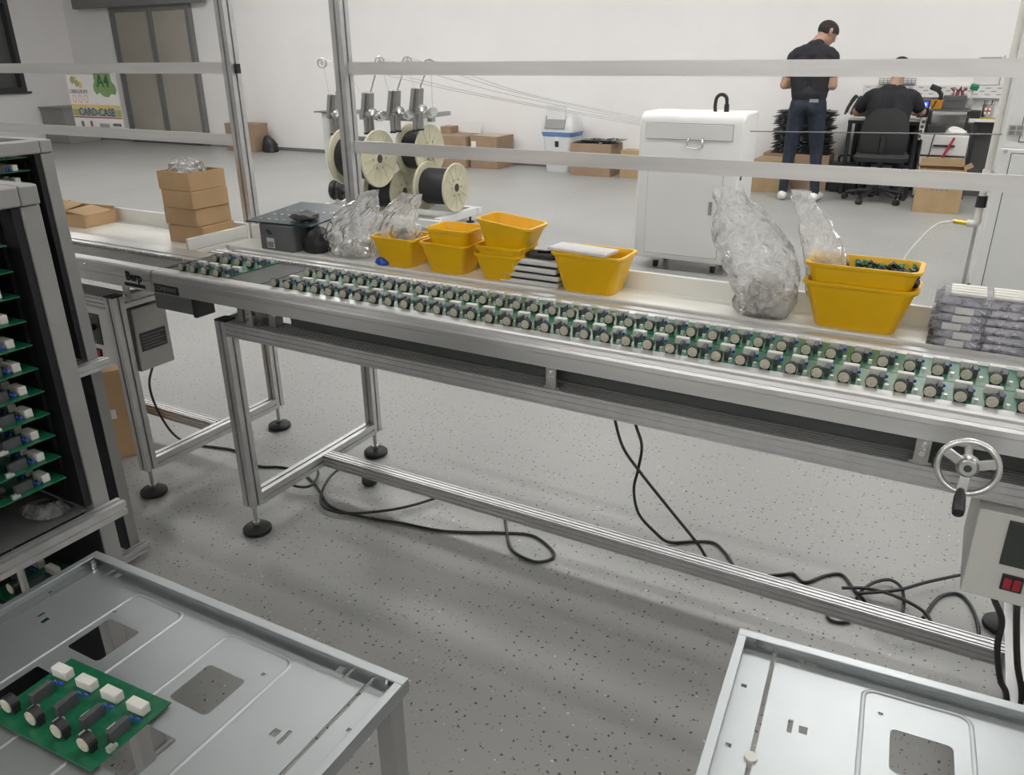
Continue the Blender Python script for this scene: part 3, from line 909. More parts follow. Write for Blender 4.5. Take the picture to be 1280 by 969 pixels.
# ================================================================== BAGS
def bag_mesh(rings, n=46, m=32, amp=0.008, freq=22, seed=0, power=2.6, fine=0.0):
    """rings: (z, cx, cy, rx, ry, twist) lofted with a crumpled surface; closed base, open mouth"""
    R = rings
    def at(t):
        s = t*(len(R)-1)
        i = min(int(s), len(R)-2)
        f = s-i
        f = f*f*(3-2*f)
        return [a+(b-a)*f for a, b in zip(R[i], R[i+1])]
    off = Vector((seed*3.1, seed*7.7, seed*1.3))
    def fn(u, v):
        z, cx, cy, rx, ry, tw = at(v)
        a = 2*PI*u
        ca, sa = math.cos(a), math.sin(a)
        q = (abs(ca)**power+abs(sa)**power)**(-1/power)
        x, y = rx*q*ca, ry*q*sa
        x, y = x*math.cos(tw)-y*math.sin(tw), x*math.sin(tw)+y*math.cos(tw)
        p = Vector((cx+x, cy+y, z))
        q1, q2 = p*freq+off, p*freq*2.1-off
        nv = Vector([mnoise.noise(q1+Vector((37.0*i, 11.0*i, -5.0*i)))+0.5*mnoise.noise(q2+Vector((17.0*i, -23.0*i, 9.0*i))) for i in range(3)])
        k = amp*min(1.0, 0.25+v*2.2)
        crease = abs(mnoise.noise(p*freq*1.7+off*2))+0.6*abs(mnoise.noise(p*freq*3.3-off))
        rad = Vector((ca, sa*0.8, 0.0))
        p += Vector((nv.x*k*0.7, nv.y*k*0.6, nv.z*k*0.7 if v > 0.08 else 0)) + rad*(k*(crease-0.35)*1.1)
        return p
    mb = MB()
    mb.grid(fn, n, m, cu=True)
    mb.f.append(list(range(n-1, -1, -1)))
    mb.mi.append(0)
    return mb
def bag(label, loc, rings, seed, contents=None, amp=0.008, freq=22, **kw):
    t = thing('plastic_bag', label, 'plastic bag', loc)
    bag_mesh(rings, seed=seed, amp=amp, freq=freq, **kw).build('bag_film', 'bag_film', t)
    if contents:
        contents(t)
    return t
random.seed(11)
def relay_heap(cx, cy, rx, ry, h, n, mt, size=(0.028, 0.014, 0.016)):
    def f(t):
        mb = MB()
        for _ in range(n):
            a = random.uniform(0, 2*PI)
            r = math.sqrt(random.random())
            z = random.uniform(0.012, h)
            k = 1-0.45*z/h
            mb.obox((cx+rx*r*k*math.cos(a), cy+ry*r*k*math.sin(a), z), size, (random.uniform(-0.8, 0.8), random.uniform(-0.8, 0.8), random.uniform(0, PI)))
        kind(mb.build('contents', mt, t), 'stuff')
    return f
# big open bag of white relays beside the tall yellow tubs
bag('crumpled clear bag of white relays slumped against the nested yellow tubs', (-0.365, 1.856, 0.780), [
    (0.001, 0.0, 0.0, 0.058, 0.036, 0), (0.012, 0.0, 0.0, 0.070, 0.046, 0), (0.05, 0.002, 0.0, 0.074, 0.050, 0.05), (0.09, -0.010, 0.0, 0.078, 0.048, 0.1),
    (0.13, -0.025, 0.002, 0.084, 0.042, 0.1), (0.175, -0.045, 0.004, 0.085, 0.034, 0.05), (0.22, -0.070, 0.006, 0.070, 0.024, 0.0), (0.255, -0.092, 0.008, 0.050, 0.016, -0.05), (0.285, -0.112, 0.010, 0.030, 0.008, -0.1)],
    3, relay_heap(0, 0, 0.050, 0.030, 0.085, 120, 'relay_white'), amp=0.016, freq=15)
# smaller bag standing in the tub
bag('clear bag standing upright inside the uppermost tall yellow tub', (-0.238, 1.872, 0.836), [
    (0.001, 0.0, 0.0, 0.034, 0.026, 0), (0.02, 0.0, 0.0, 0.040, 0.030, 0), (0.075, 0.0, 0.0, 0.046, 0.030, 0), (0.12, -0.018, 0.002, 0.044, 0.024, 0.0),
    (0.165, -0.040, 0.004, 0.036, 0.016, 0.0), (0.205, -0.064, 0.006, 0.028, 0.010, 0.0), (0.235, -0.082, 0.008, 0.020, 0.004, 0.0)],
    7, relay_heap(0, 0, 0.030, 0.020, 0.075, 50, 'choke_grey', (0.014, 0.008, 0.010)), amp=0.010, freq=18)
# bags next to the grey carton
bag('crumpled clear bag of mixed parts beside the post with blue pieces inside', (-1.625, 1.874, 0.780), [
    (0.001, 0.0, 0.0, 0.070, 0.034, 0), (0.010, 0.0, 0.0, 0.085, 0.042, 0), (0.05, 0.0, 0.0, 0.090, 0.045, 0.05), (0.09, 0.006, 0.0, 0.086, 0.040, 0.1),
    (0.125, 0.020, 0.002, 0.078, 0.032, 0.1), (0.160, 0.055, 0.004, 0.058, 0.020, 0), (0.19, 0.085, 0.006, 0.035, 0.010, 0.0), (0.208, 0.105, 0.008, 0.012, 0.004, 0.0)],
    5, relay_heap(0.0, 0, 0.070, 0.030, 0.05, 90, 'pin_silver', (0.016, 0.008, 0.008)), amp=0.015, freq=17)
bag('clear bag standing in the yellow tub next to the post with dark parts inside', (-1.425, 1.874, 0.792), [
    (0.001, 0.0, 0.0, 0.040, 0.026, 0), (0.02, 0.0, 0.0, 0.050, 0.032, 0), (0.08, -0.008, 0.0, 0.062, 0.036, 0), (0.11, -0.008, 0.0, 0.060, 0.030, 0.0),
    (0.145, 0.0, 0.002, 0.054, 0.022, 0), (0.175, 0.022, 0.004, 0.044, 0.014, 0.0), (0.198, 0.040, 0.006, 0.034, 0.006, 0.0)],
    9, relay_heap(0, 0, 0.036, 0.022, 0.088, 90, 'choke_grey', (0.012, 0.008, 0.008)), amp=0.013, freq=18)
tag(bag_mesh([(0.001, 0, 0, 0.022, 0.018, 0), (0.008, 0, 0, 0.026, 0.022, 0), (0.018, 0, 0, 0.020, 0.018, 0), (0.024, 0, 0, 0.006, 0.006, 0)], n=24, m=12, amp=0.006, freq=60, seed=2).build('parts_pouch', 'cap_blue', loc=(-1.470, 1.836, 0.780), smooth=True), 'small blue parts pouch at the foot of the first yellow tub', 'pouch')

# ================================================================== YELLOW TUBS
def tub(label, loc, w, d, h, group=None, tilt=(0, 0, 0)):
    t = thing('yellow_tub', label, 'tub', loc, 0, group)
    t.rotation_euler = tilt
    mb = MB()
    k = 0.74
    prof = [(k, 0.0), (k+0.02, 0.004), (1.0, h-0.010), (1.045, h-0.009), (1.075, h-0.005), (1.065, h), (0.985, h), (0.965, h-0.006), (k-0.01, 0.006)]
    n = 0
    vs = []
    for s, z in prof:
        r = 0.020
        ring = round_ring(-w/2*s, w/2*s, -d/2*s, d/2*s, r, 5)
        n = len(ring)
        vs += [(x, y, z) for x, y in ring]
    fs = [(a*n+i, a*n+(i+1) % n, (a+1)*n+(i+1) % n, (a+1)*n+i) for a in range(len(prof)-1) for i in range(n)]
    fs += [tuple(range(n-1, -1, -1)), tuple(range((len(prof)-1)*n, len(prof)*n))]
    mb.add(vs, fs)
    mb.build('tub_body', 'yellow_plastic', t, smooth=True)
    return t
SY = 1.872
tub('yellow tub holding a clear bag of dark parts', (-1.425, SY, 0.7805), 0.152, 0.116, 0.086)
tub('lower yellow tub of the pair next to the bagged tub', (-1.248, SY, 0.7805), 0.152, 0.116, 0.086)
tub('upper yellow tub nested in the pair next to the bagged tub', (-1.238, SY+0.006, 0.820), 0.140, 0.108, 0.086)
tub('bottom yellow tub of the three stacked behind the foam sheets', (-1.075, SY, 0.7805), 0.140, 0.112, 0.074)
tub('middle yellow tub of the three stacked behind the foam sheets', (-1.070, SY, 0.802), 0.140, 0.112, 0.074)
tub('tilted uppermost yellow tub of the three stacked behind the foam sheets', (-1.062, SY+0.004, 0.862), 0.160, 0.112, 0.078, None, (0, math.radians(6), 0))
tub('yellow tub with a white foam sheet across its rim', (-0.808, SY, 0.7805), 0.190, 0.118, 0.102)
tub('lower tall yellow tub of the nested pair next to the relay bag', (-0.160, SY, 0.7805), 0.222, 0.116, 0.104)
tub('upper tall yellow tub of the nested pair, filled with dark parts', (-0.160, SY, 0.822), 0.222, 0.116, 0.104)
t = thing('loose_parts', 'loose dark and green parts lying in the upper tall yellow tub', 'parts', (-0.135, SY, 0.828))
mb = MB()
for _ in range(170):
    x, y = random.uniform(-0.045, 0.085), random.uniform(-0.036, 0.040)
    mb.obox((x, y, random.uniform(0.058, 0.090)), (random.uniform(0.006, 0.014), random.uniform(0.005, 0.010), random.uniform(0.005, 0.010)), (random.uniform(-1, 1), random.uniform(-1, 1), random.uniform(0, 3)))
kind(mb.build('part_pieces', 'black_plastic', t), 'stuff')
mb = MB()
for _ in range(24):
    mb.obox((random.uniform(-0.045, 0.085), random.uniform(-0.036, 0.040), random.uniform(0.083, 0.092)), (0.009, 0.006, 0.005), (random.uniform(-1, 1), random.uniform(-1, 1), random.uniform(0, 3)))
kind(mb.build('part_chips', 'green_plastic', t), 'stuff')
tag(MB().obox((0, 0, 0), (0.172, 0.075, 0.008), (0, 0, 0.0)).build('foam_lid_sheet', 'foam_white', loc=(-0.832, 1.852, 0.8872), rot=(0, 0, -0.10), bevel=0.002), 'white foam sheet lying across the rim of a yellow tub', 'foam sheet')
# black and white foam pile
z = 0.7803
for k in range(4):
    sx, sy = 0.004*math.sin(k*2.1), 0.003*math.cos(k*1.7)
    o = MB().box(-0.0885, 0.0885, -0.050, 0.050, 0, 0.0125).build('foam_slab', 'foam_white', bevel=0.003, loc=(-0.980+sx, 1.876+sy, z), rot=(0, 0, 0.02*math.sin(k*3)))
    tag(o, 'white foam slab in the striped foam pile, %s' % ('the lowest', 'second from the shelf', 'third from the shelf', 'the uppermost')[k], 'foam slab', 'foam slabs in the striped pile')
    z += 0.0128
    if k < 3:
        o = MB().box(-0.085, 0.085, -0.0485, 0.0485, 0, 0.0055).build('foam_sheet', 'foam_black', bevel=0.0015, loc=(-0.979+sx, 1.877, z), rot=(0, 0, 0.01*math.cos(k*2)))
        tag(o, 'thin black foam sheet in the striped foam pile, %s' % ('nearest the shelf', 'the middle one', 'the upper one')[k], 'foam sheet', 'black sheets in the striped pile')
        z += 0.0058
tag(bag_mesh([(0.001, 0, 0, 0.050, 0.032, 0), (0.004, 0, 0, 0.058, 0.038, 0), (0.010, 0, 0, 0.052, 0.034, 0), (0.013, 0, 0, 0.02, 0.014, 0)], n=32, m=12, amp=0.005, freq=60, seed=4).build('padded_pouch', 'foam_black', loc=(-0.955, 1.878, z), smooth=True), 'black padded pouch lying on the striped foam pile', 'pouch')

# ================================================================== GREY CARTON, DARK PANEL
t = thing('grey_carton', 'small grey carton with a white barcode label under the dark panel', 'carton', (-1.885, 1.868, 0.780))
MB().box(-0.068, 0.068, -0.052, 0.052, 0.0005, 0.082).build('carton_body', 'box_grey', t, bevel=0.002)
MB().box(-0.040, -0.008, -0.0532, -0.0523, 0.008, 0.040).build('barcode_label', 'paper_white', t)
for k in range(7):
    MB().box(-0.037+0.0038*k, -0.037+0.0038*k+(0.0022 if k % 2 else 0.0012), -0.0538, -0.0533, 0.011, 0.028).build('barcode_bar', 'print_dark', t)
MB().add([(-0.040, -0.0535, 0.062), (-0.024, -0.0535, 0.048), (-0.012, -0.0535, 0.056), (-0.030, -0.0535, 0.070)], [(0, 1, 2, 3)]).build('print_mark', 'print_dark', t)
t = thing('dark_panel', 'dark navy perforated panel lying on the grey carton', 'panel', (-1.865, 1.925, 0.866))
MB().box(-0.130, 0.130, -0.130, 0.155, 0, 0.005).build('panel_plate', 'tray_navy', t, bevel=0.001)
for i in range(7):
    for j in range(3):
        MB().box(-0.100+0.030*i, -0.091+0.030*i, -0.095+0.065*j, -0.089+0.065*j, 0.0051, 0.0062).build('panel_stud', 'pin_silver', t)
t.rotation_euler = (math.radians(3), 0, math.radians(5))
t.location = (-1.888, 1.952, 0.8705)
tag(bag_mesh([(0.001, 0, 0, 0.030, 0.030, 0), (0.006, 0, 0, 0.040, 0.038, 0), (0.045, 0.004, 0, 0.040, 0.038, 0.1), (0.075, 0.0, 0, 0.028, 0.026, 0.2), (0.088, -0.004, 0, 0.010, 0.010, 0)], n=30, m=20, amp=0.010, freq=26, seed=6).build('black_bag', 'black_plastic', loc=(-1.765, 1.872, 0.780), smooth=True), 'crumpled black bag between the grey carton and the clear bag', 'plastic bag')
tag(bag_mesh([(0.001, 0, 0, 0.030, 0.030, 0), (0.006, 0, 0, 0.045, 0.036, 0), (0.018, 0.004, 0, 0.040, 0.034, 0.1), (0.028, 0.0, 0, 0.012, 0.010, 0.2)], n=30, m=14, amp=0.010, freq=26, seed=8).build('black_wrap', 'grey_panel', loc=(-1.820, 1.885, 0.8750), smooth=True), 'dark crumpled wrap lying on the dark panel', 'plastic bag')

# ================================================================== CARTONS ON THE LEFT SHELF
def carton(label, loc, w, d, h, rz, group=None, open_top=False, mt='cardboard', cat='carton', flaps=True):
    t = thing('carton', label, cat, loc, rz, group)
    e = 0.004
    if open_top:
        MB().box(-w/2, w/2, -d/2, d/2, 0.0, e).build('carton_bottom', mt, t)
        for a in ((-w/2, w/2, -d/2, -d/2+e), (-w/2, w/2, d/2-e, d/2), (-w/2, -w/2+e, -d/2+e, d/2-e), (w/2-e, w/2, -d/2+e, d/2-e)):
            MB().box(a[0], a[1], a[2], a[3], e, h).build('carton_side', mt, t)
    else:
        MB().box(-w/2, w/2, -d/2, d/2, 0.0, h).build('carton_body', mt, t, bevel=0.002)
    return t
hC = 0.0575
for k, (x, y, r, nm) in enumerate(((-2.250, 1.838, 0.10, 'the lowest, skewed on the shelf'), (-2.256, 1.836, 0.02, 'second from the shelf'), (-2.250, 1.832, -0.03, 'third from the shelf'))):
    carton('shallow brown carton in the stack on the white shelf, %s' % nm, (x, y, 0.7805+hC*k+0.0004*k), 0.150, 0.148, hC-0.001, r, 'stacked brown cartons')
t = carton('open brown carton topping the stack on the white shelf', (-2.258, 1.834, 0.7805+hC*3+0.0012), 0.150, 0.148, hC, 0.0, 'stacked brown cartons', True)
bag('flattened clear bag lying in the open carton on top of the stack', (-2.275, 1.84, 0.7805+hC*3+0.006), [(0.001, 0, 0, 0.05, 0.05, 0), (0.012, 0, 0, 0.06, 0.058, 0), (0.048, 0, 0, 0.058, 0.056, 0), (0.072, -0.01, 0, 0.05, 0.045, 0), (0.080, -0.03, 0, 0.02, 0.02, 0)], 12, relay_heap(0, 0, 0.045, 0.045, 0.05, 60, 'pin_silver', (0.02, 0.012, 0.012)), amp=0.012, freq=24, n=40, m=24)
t = thing('opened_carton', 'low brown carton with torn folded flaps at the shelf end', 'carton', (-2.905, 1.820, 0.7803), math.radians(6))
MB().box(-0.115, 0.115, -0.07, 0.07, 0.0, 0.004).build('carton_bottom', 'cardboard', t)
MB().taper(-0.115, 0.115, -0.07, -0.066, 0.004, -0.115, 0.115, -0.072, -0.068, 0.046).build('carton_side', 'cardboard', t)
MB().taper(-0.115, 0.115, 0.066, 0.07, 0.004, -0.115, 0.115, 0.066, 0.07, 0.060).build('carton_side', 'cardboard', t)
MB().add([(-0.115, -0.066, 0.004), (-0.115, 0.066, 0.004), (-0.115, 0.066, 0.070), (-0.115, -0.066, 0.047), (-0.111, -0.066, 0.004), (-0.111, 0.066, 0.004), (-0.111, 0.066, 0.070), (-0.111, -0.066, 0.047)], [(3, 2, 1, 0), (4, 5, 6, 7), (0, 1, 5, 4), (1, 2, 6, 5), (2, 3, 7, 6), (3, 0, 4, 7)]).build('carton_side', 'cardboard', t)
MB().box(0.111, 0.115, -0.066, 0.066, 0.004, 0.046).build('carton_side', 'cardboard', t)
MB().obox((-0.055, -0.02, 0.064), (0.115, 0.10, 0.003), (0.16, 0.06, 0.0)).build('carton_flap', 'cardboard', t)
MB().obox((0.062, 0.0, 0.050), (0.110, 0.115, 0.003), (0.05, 0.12, 0)).build('carton_flap', 'cardboard', t)

# ================================================================== CLEAR TRAYS OF RELAYS
NT = 6
for k in range(NT):
    zt = 0.7803+0.0178*k
    sx = 0.004*math.sin(k*1.9)
    nm = ('the lowest', 'second from the shelf', 'third from the shelf', 'fourth from the shelf', 'just under the topmost', 'topmost with white rows')[k]
    t = thing('blister_tray', 'clear plastic relay tray in the stack beside the tall tubs, %s' % nm, 'plastic tray', (0.128+sx, 1.868, zt), 0, 'stacked clear trays')
    mb = MB()
    w, d, h = 0.135, 0.056, 0.0165
    mb.taper(-w, w, -d, d, 0.0, -w+0.012, w-0.012, -d+0.006, d-0.006, h)
    mb.build('tray_shell', 'clear_plastic', t, bevel=0.002)
    MB().box(-w-0.004, w+0.004, -d-0.004, d+0.004, -0.0001, 0.0011).build('tray_flange', 'clear_plastic', t)
    if k == NT-1:
        for c in range(3):
            for r in range(4):
                x0 = -0.112+0.078*c
                MB().box(x0, x0+0.066, -0.044+0.0225*r, -0.044+0.0225*r+0.0165, 0.0168, 0.0225).build('relay_row', 'relay_white', t, bevel=0.001)
    else:
        MB().box(-0.104+0.010*math.sin(k*2.3), -0.070+0.010*math.sin(k*2.3), -d-0.0052, -d-0.0042, 0.0015, 0.0155).build('paper_tag', 'paper_white', t)
        for c in range(3):
            x0 = -0.112+0.078*c
            MB().box(x0, x0+0.066, -0.046, 0.044, 0.002, 0.0145).build('relay_row', 'relay_lilac', t, bevel=0.001)

# ================================================================== CABLES ON THE FLOOR
def cable(label, pts, r=0.0045, name='cable', cat='cable'):
    o = MB().tube(pts, r, n=8, sub=7).build(name, 'cable', smooth=True)
    return tag(o, label, cat)
R_ = 0.0047
F2 = lambda L, z=R_: [(x, y, z) for x, y in L]
cable('black cable dropping from the left control box and looping across the floor', [(-2.33, 1.60, 0.45), (-2.40, 1.66, 0.36), (-2.535, 1.72, 0.226), (-2.52, 1.72, 0.13), (-2.455, 1.72, 0.04), (-2.38, 1.735, R_)] + F2([(-2.28, 1.76), (-2.18, 1.775), (-2.03, 1.73), (-1.95, 1.76), (-1.86, 1.77), (-1.74, 1.72), (-1.63, 1.65), (-1.55, 1.635), (-1.43, 1.65), (-1.35, 1.67), (-1.23, 1.69), (-1.15, 1.72), (-1.04, 1.775), (-0.95, 1.805), (-0.86, 1.76), (-0.85, 1.72), (-0.89, 1.69), (-0.97, 1.71), (-1.03, 1.785, ), (-1.08, 1.86)]))
cable('black cable curling beside the unplugged plug under the bench', F2([(-1.66, 1.93), (-1.70, 1.90), (-1.735, 1.85), (-1.73, 1.78), (-1.68, 1.68), (-1.61, 1.615), (-1.52, 1.625), (-1.43, 1.69), (-1.37, 1.76), (-1.32, 1.85)], 0.0142))
cable('short black cable hook beside the bench leg', F2([(-1.82, 1.80), (-1.77, 1.765), (-1.735, 1.695), (-1.76, 1.665), (-1.84, 1.662)], 0.0238))
t = thing('power_plug', 'black mains plug lying on the floor under the bench', 'plug', (-1.585, 1.815, 0.0), 0.6)
MB().lathe([(0.0, -0.025), (0.012, -0.025), (0.021, -0.015), (0.022, 0.010), (0.014, 0.024), (0.0, 0.026)], (0, 0, 0.0225), (1, 0, 0), n=18).build('plug_body', 'black_plastic', t, smooth=True)
for s in (-1, 1):
    MB().cyl((-0.0255, s*0.0095, 0.0225), (-0.044, s*0.0095, 0.0225), 0.0024, n=8).build('plug_pin', 'steel_bright', t)
cable('black cable hanging straight from the conveyor to the floor loops', [(-0.80, 1.88, 0.66), (-0.775, 1.92, 0.50), (-0.753, 1.935, 0.381), (-0.725, 1.935, 0.303), (-0.675, 1.935, 0.242), (-0.589, 1.935, 0.155), (-0.486, 1.935, 0.053), (-0.44, 1.92, 0.012), (-0.38, 1.90, R_), (-0.33, 1.89, R_)])
cable('black cable hanging in an S curve from the conveyor to the floor', [(-0.74, 1.88, 0.66), (-0.715, 1.93, 0.48), (-0.695, 1.945, 0.381), (-0.672, 1.945, 0.316), (-0.679, 1.945, 0.236), (-0.688, 1.945, 0.167), (-0.669, 1.945, 0.091), (-0.618, 1.96, 0.031), (-0.575, 1.965, 0.008)] + F2([(-0.51, 2.01), (-0.46, 2.03), (-0.42, 2.0), (-0.385, 1.955), (-0.36, 1.90)]))
cable('black cable rising in two humps behind the stretcher', F2([(-0.30, 1.93), (-0.25, 1.965), (-0.22, 1.985), (-0.185, 1.96), (-0.14, 2.02), (-0.10, 2.045), (-0.06, 1.99), (-0.03, 1.95), (-0.02, 1.90), (-0.06, 1.84), (-0.10, 1.83), (-0.11, 1.87)]))
cable('black cable arching into a round loop behind the stretcher', F2([(-0.05, 1.94), (-0.04, 1.99), (-0.015, 2.04), (0.02, 2.07), (0.05, 2.045), (0.062, 1.97), (0.06, 1.90)], 0.0142))
cable('thin black cable crossing under the loops behind the stretcher', F2([(-0.09, 1.955), (-0.03, 1.985), (0.04, 1.985), (0.11, 1.95), (0.13, 1.88), (0.09, 1.83), (0.03, 1.835), (0.01, 1.87)], 0.0238))
cable('black cable running out straight toward the far side of the bench', F2([(-0.05, 1.95), (0.04, 2.015), (0.11, 2.095), (0.20, 2.185), (0.32, 2.30), (0.5, 2.4)], 0.0238))
cable('black cable bowing high behind the stretcher beside the foot', F2([(0.11, 1.95), (0.14, 2.06), (0.185, 2.105), (0.218, 2.06), (0.236, 1.965), (0.226, 1.90)]))
cable('black cable hanging from the control box beneath the handwheel', [(0.175, 1.46, 0.480), (0.18, 1.43, 0.45), (0.20, 1.42, 0.413), (0.205, 1.42, 0.353), (0.223, 1.42, 0.286), (0.241, 1.42, 0.247), (0.26, 1.40, 0.12), (0.22, 1.36, 0.01), (0.15, 1.33, R_)], 0.0055)
cable('second black cable hanging from the control box beside the first', [(0.216, 1.47, 0.480), (0.216, 1.43, 0.451), (0.226, 1.42, 0.396), (0.241, 1.42, 0.33), (0.264, 1.415, 0.247), (0.26, 1.36, 0.12), (0.28, 1.30, 0.02), (0.33, 1.28, R_)], 0.0055)
# brown carton under the left bench
t = carton('brown carton on the floor under the bench with white tape', (-2.625, 1.575, 0), 0.17, 0.22, 0.34, math.radians(56))
MB().box(-0.03, 0.045, -0.1112, -0.1103, 0.16, 0.195).build('tape_patch', 'paper_white', t)
# crumpled wrapper on the racks' lower shelf plates
tag(bag_mesh([(0.001, 0, 0, 0.03, 0.03, 0), (0.006, 0, 0, 0.045, 0.04, 0), (0.030, 0, 0, 0.036, 0.03, 0.2), (0.048, 0.01, 0, 0.010, 0.010, 0)], n=28, m=16, amp=0.018, freq=22, seed=15).build('crumpled_wrap', 'bag_film', loc=(-1.985, 1.055, 0.6265), smooth=True), 'crumpled clear wrap on the floor plate of the rack beside the conveyor', 'wrapper')
tag(bag_mesh([(0.001, 0, 0, 0.03, 0.02, 0), (0.004, 0, 0, 0.04, 0.03, 0), (0.016, 0, 0, 0.03, 0.022, 0.2), (0.022, 0.01, 0, 0.010, 0.010, 0)], n=28, m=14, amp=0.012, freq=26, seed=16).build('crumpled_wrap', 'bag_film', loc=(-1.29, 0.63, 0.6265), smooth=True), 'crumpled clear wrap on the floor plate of the rack beside the tray cart', 'wrapper')
# ================================================================== FLYER ON THE GUARD STRIPS
t = thing('flyer', 'landscape flyer with a green A4 badge hung on the guard strips', 'flyer', (-2.963, 2.0205, 1.100))
MB().box(-0.1485, 0.1485, -0.0006, 0.0, 0.0, 0.210).build('sheet', 'paper_white', t)
yF = -0.0010
def flat(poly, mt, name, lift=0.0):
    n = len(poly)
    MB().add([(x, yF-lift, z) for x, z in poly], [tuple(range(n))]).build(name, mt, t)
def ell(cx, cz, rx, rz, n=20):
    return [(cx+rx*math.cos(2*PI*k/n), cz+rz*math.sin(2*PI*k/n)) for k in range(n)]
bd = [(0.020, 0.214), (0.020, 0.175), (0.010, 0.162), (0.008, 0.145), (0.022, 0.128), (0.040, 0.136), (0.062, 0.122), (0.090, 0.120), (0.110, 0.132), (0.132, 0.128), (0.143, 0.146), (0.136, 0.164), (0.122, 0.176), (0.118, 0.206), (0.020, 0.206)]
flat([p for p in bd if p[1] < 0.21], 'flyer_green', 'badge')
link('badge_lettering', text_mesh('A4', 0.062, bold=0.001), 'flyer_text_green', t, (0.070, yF-0.0006, 0.175), (PI/2, 0, 0))
flat([(-0.146, 0.078), (0.146, 0.078), (0.146, 0.092), (-0.146, 0.092)], 'flyer_yellow', 'print_band')
flat([(-0.146, 0.050), (0.146, 0.050), (0.146, 0.076), (-0.146, 0.076)], 'flyer_olive', 'print_band')
link('title_lettering', text_mesh('CARD-CASE', 0.040, bold=0.0006), 'flyer_blue', t, (0.0, yF-0.0006, 0.064), (PI/2, 0, 0))
flat([(-0.146, 0.043), (0.146, 0.043), (0.146, 0.048), (-0.146, 0.048)], 'flyer_red', 'print_band')
link('slogan_lettering', text_mesh('OBRIGADO!', 0.020), 'flyer_purple', t, (-0.086, yF-0.0004, 0.138), (PI/2, 0, 0))
for k in range(3):
    flat(ell(-0.120+0.036*k, 0.112, 0.012, 0.015), 'flyer_orange', 'emblem')
    flat(ell(-0.120+0.036*k, 0.112, 0.008, 0.011), 'paper_white', 'emblem_centre', 0.0003)
for cx, cz, r, m in ((-0.112, 0.180, 0.014, 'flyer_olive'), (-0.095, 0.186, 0.010, 'flyer_yellow'), (-0.088, 0.168, 0.013, 'flyer_olive'), (-0.070, 0.162, 0.012, 'flyer_yellow')):
    flat(ell(cx, cz, r, r), m, 'cartoon_print', 0.0002*cx*-10)
flat(ell(-0.100, 0.020, 0.010, 0.012), 'print_grey', 'small_logo')
flat(ell(-0.045, 0.022, 0.008, 0.012), 'flyer_red', 'small_logo')
for k in range(9):
    flat([(0.005+0.0065*k, 0.010), (0.009+0.0065*k, 0.010), (0.009+0.0065*k, 0.024), (0.005+0.0065*k, 0.024)], 'print_grey', 'small_print')
for k in range(4):
    flat([(0.085+0.012*k, 0.016), (0.094+0.012*k, 0.016), (0.094+0.012*k, 0.026), (0.085+0.012*k, 0.026)], 'print_dark', 'small_print')

# ================================================================== WIRE SPOOLS AND THEIR STAND
def spool(label, x0, x1, y, z, r):
    t = thing('wire_spool', label, 'wire spool', ((x0+x1)/2, y, z-r), 0, 'wire spools on the stand')
    L = (x1-x0)/2
    MB().lathe([(0.0, -L+0.02), (r*0.72, -L+0.02), (r*0.74, -L+0.03), (r*0.74, L-0.03), (r*0.72, L-0.02), (0.0, L-0.02)], (0, 0, r), (1, 0, 0), n=40).build('winding', 'wire_black', t, smooth=True)
    for s in (-1, 1):
        f = MB().lathe([(0.035, L-0.020), (r-0.004, L-0.020), (r, L-0.016), (r, L-0.003), (r-0.006, L), (r-0.016, L-0.004), (0.06, L-0.004), (0.055, L), (0.035, L)], (0, 0, r), (s, 0, 0), n=44).build('flange', 'spool_cream', t, smooth=True)
        if s == 1:
            for k in range(12):
                a = 2*PI*k/12
                MB().obox((L-0.0018, math.sin(a)*r*0.60, r+math.cos(a)*r*0.60), (0.0035, 0.008, r*0.62), (-a, 0, 0)).build('flange_rib', 'spool_cream', f)
            MB().cyl((L-0.003, 0, r), (L+0.001, 0, r), 0.034, n=20).build('bore', 'seam', f)
            for k in range(6):
                a = 2*PI*(k+0.5)/6
                MB().cyl((L-0.003, math.sin(a)*r*0.36, r+math.cos(a)*r*0.36), (L-0.0012, math.sin(a)*r*0.36, r+math.cos(a)*r*0.36), 0.011, n=10).build('flange_hole', 'seam', f)
    return t
spool('large cream spool of black wire nearest the white post of the stand', -4.58, -4.215, 5.30, 0.585, 0.228)
spool('cream spool of black wire on the upper rod at the stand end', -4.245, -4.02, 5.75, 0.615, 0.214)
spool('cream spool of black wire at the low stand end by the adjustable foot', -4.02, -3.71, 5.66, 0.338, 0.200)
spool('cream spool of black wire low in the middle of the stand', -4.56, -4.25, 5.66, 0.270, 0.200)
st = thing('spool_stand', 'white steel stand with wire feeders and pulleys over the spools', 'stand', (-4.4, 5.7, 0))
def sp(x, y, z):
    return (x+4.4, y-5.7, z)
def sbox(x0, x1, y0, y1, z0, z1, name, mt='machine_white', b=0.003):
    return MB().box(x0+4.4, x1+4.4, y0-5.7, y1-5.7, z0, z1).build(name, mt, st, bevel=b)
sbox(-5.09, -5.02, 5.62, 5.70, 0.06, 0.90, 'upright')
sbox(-5.16, -5.00, 5.60, 5.72, 0.905, 0.915, 'top_plate', 'grey_panel')
sbox(-4.30, -4.24, 5.98, 6.04, 0.1205, 0.90, 'upright')
sbox(-5.02, -4.20, 6.05, 6.10, 0.82, 0.90, 'feeder_beam', 'cabinet_grey')
sbox(-5.02, -3.70, 5.98, 6.04, 0.06, 0.12, 'base_beam')
sbox(-5.02, -3.66, 5.30, 5.36, 0.06, 0.12, 'base_beam')
MB().taper(0.62, 0.68, -0.30, 0.30, 0.06, 0.62, 0.68, -0.30, 0.30, 0.12).build('base_end', 'machine_white', st, bevel=0.003)
MB().box(-0.70, -0.63, -0.33, 0.33, 0.06, 0.12).build('base_end', 'machine_white', st, bevel=0.003)
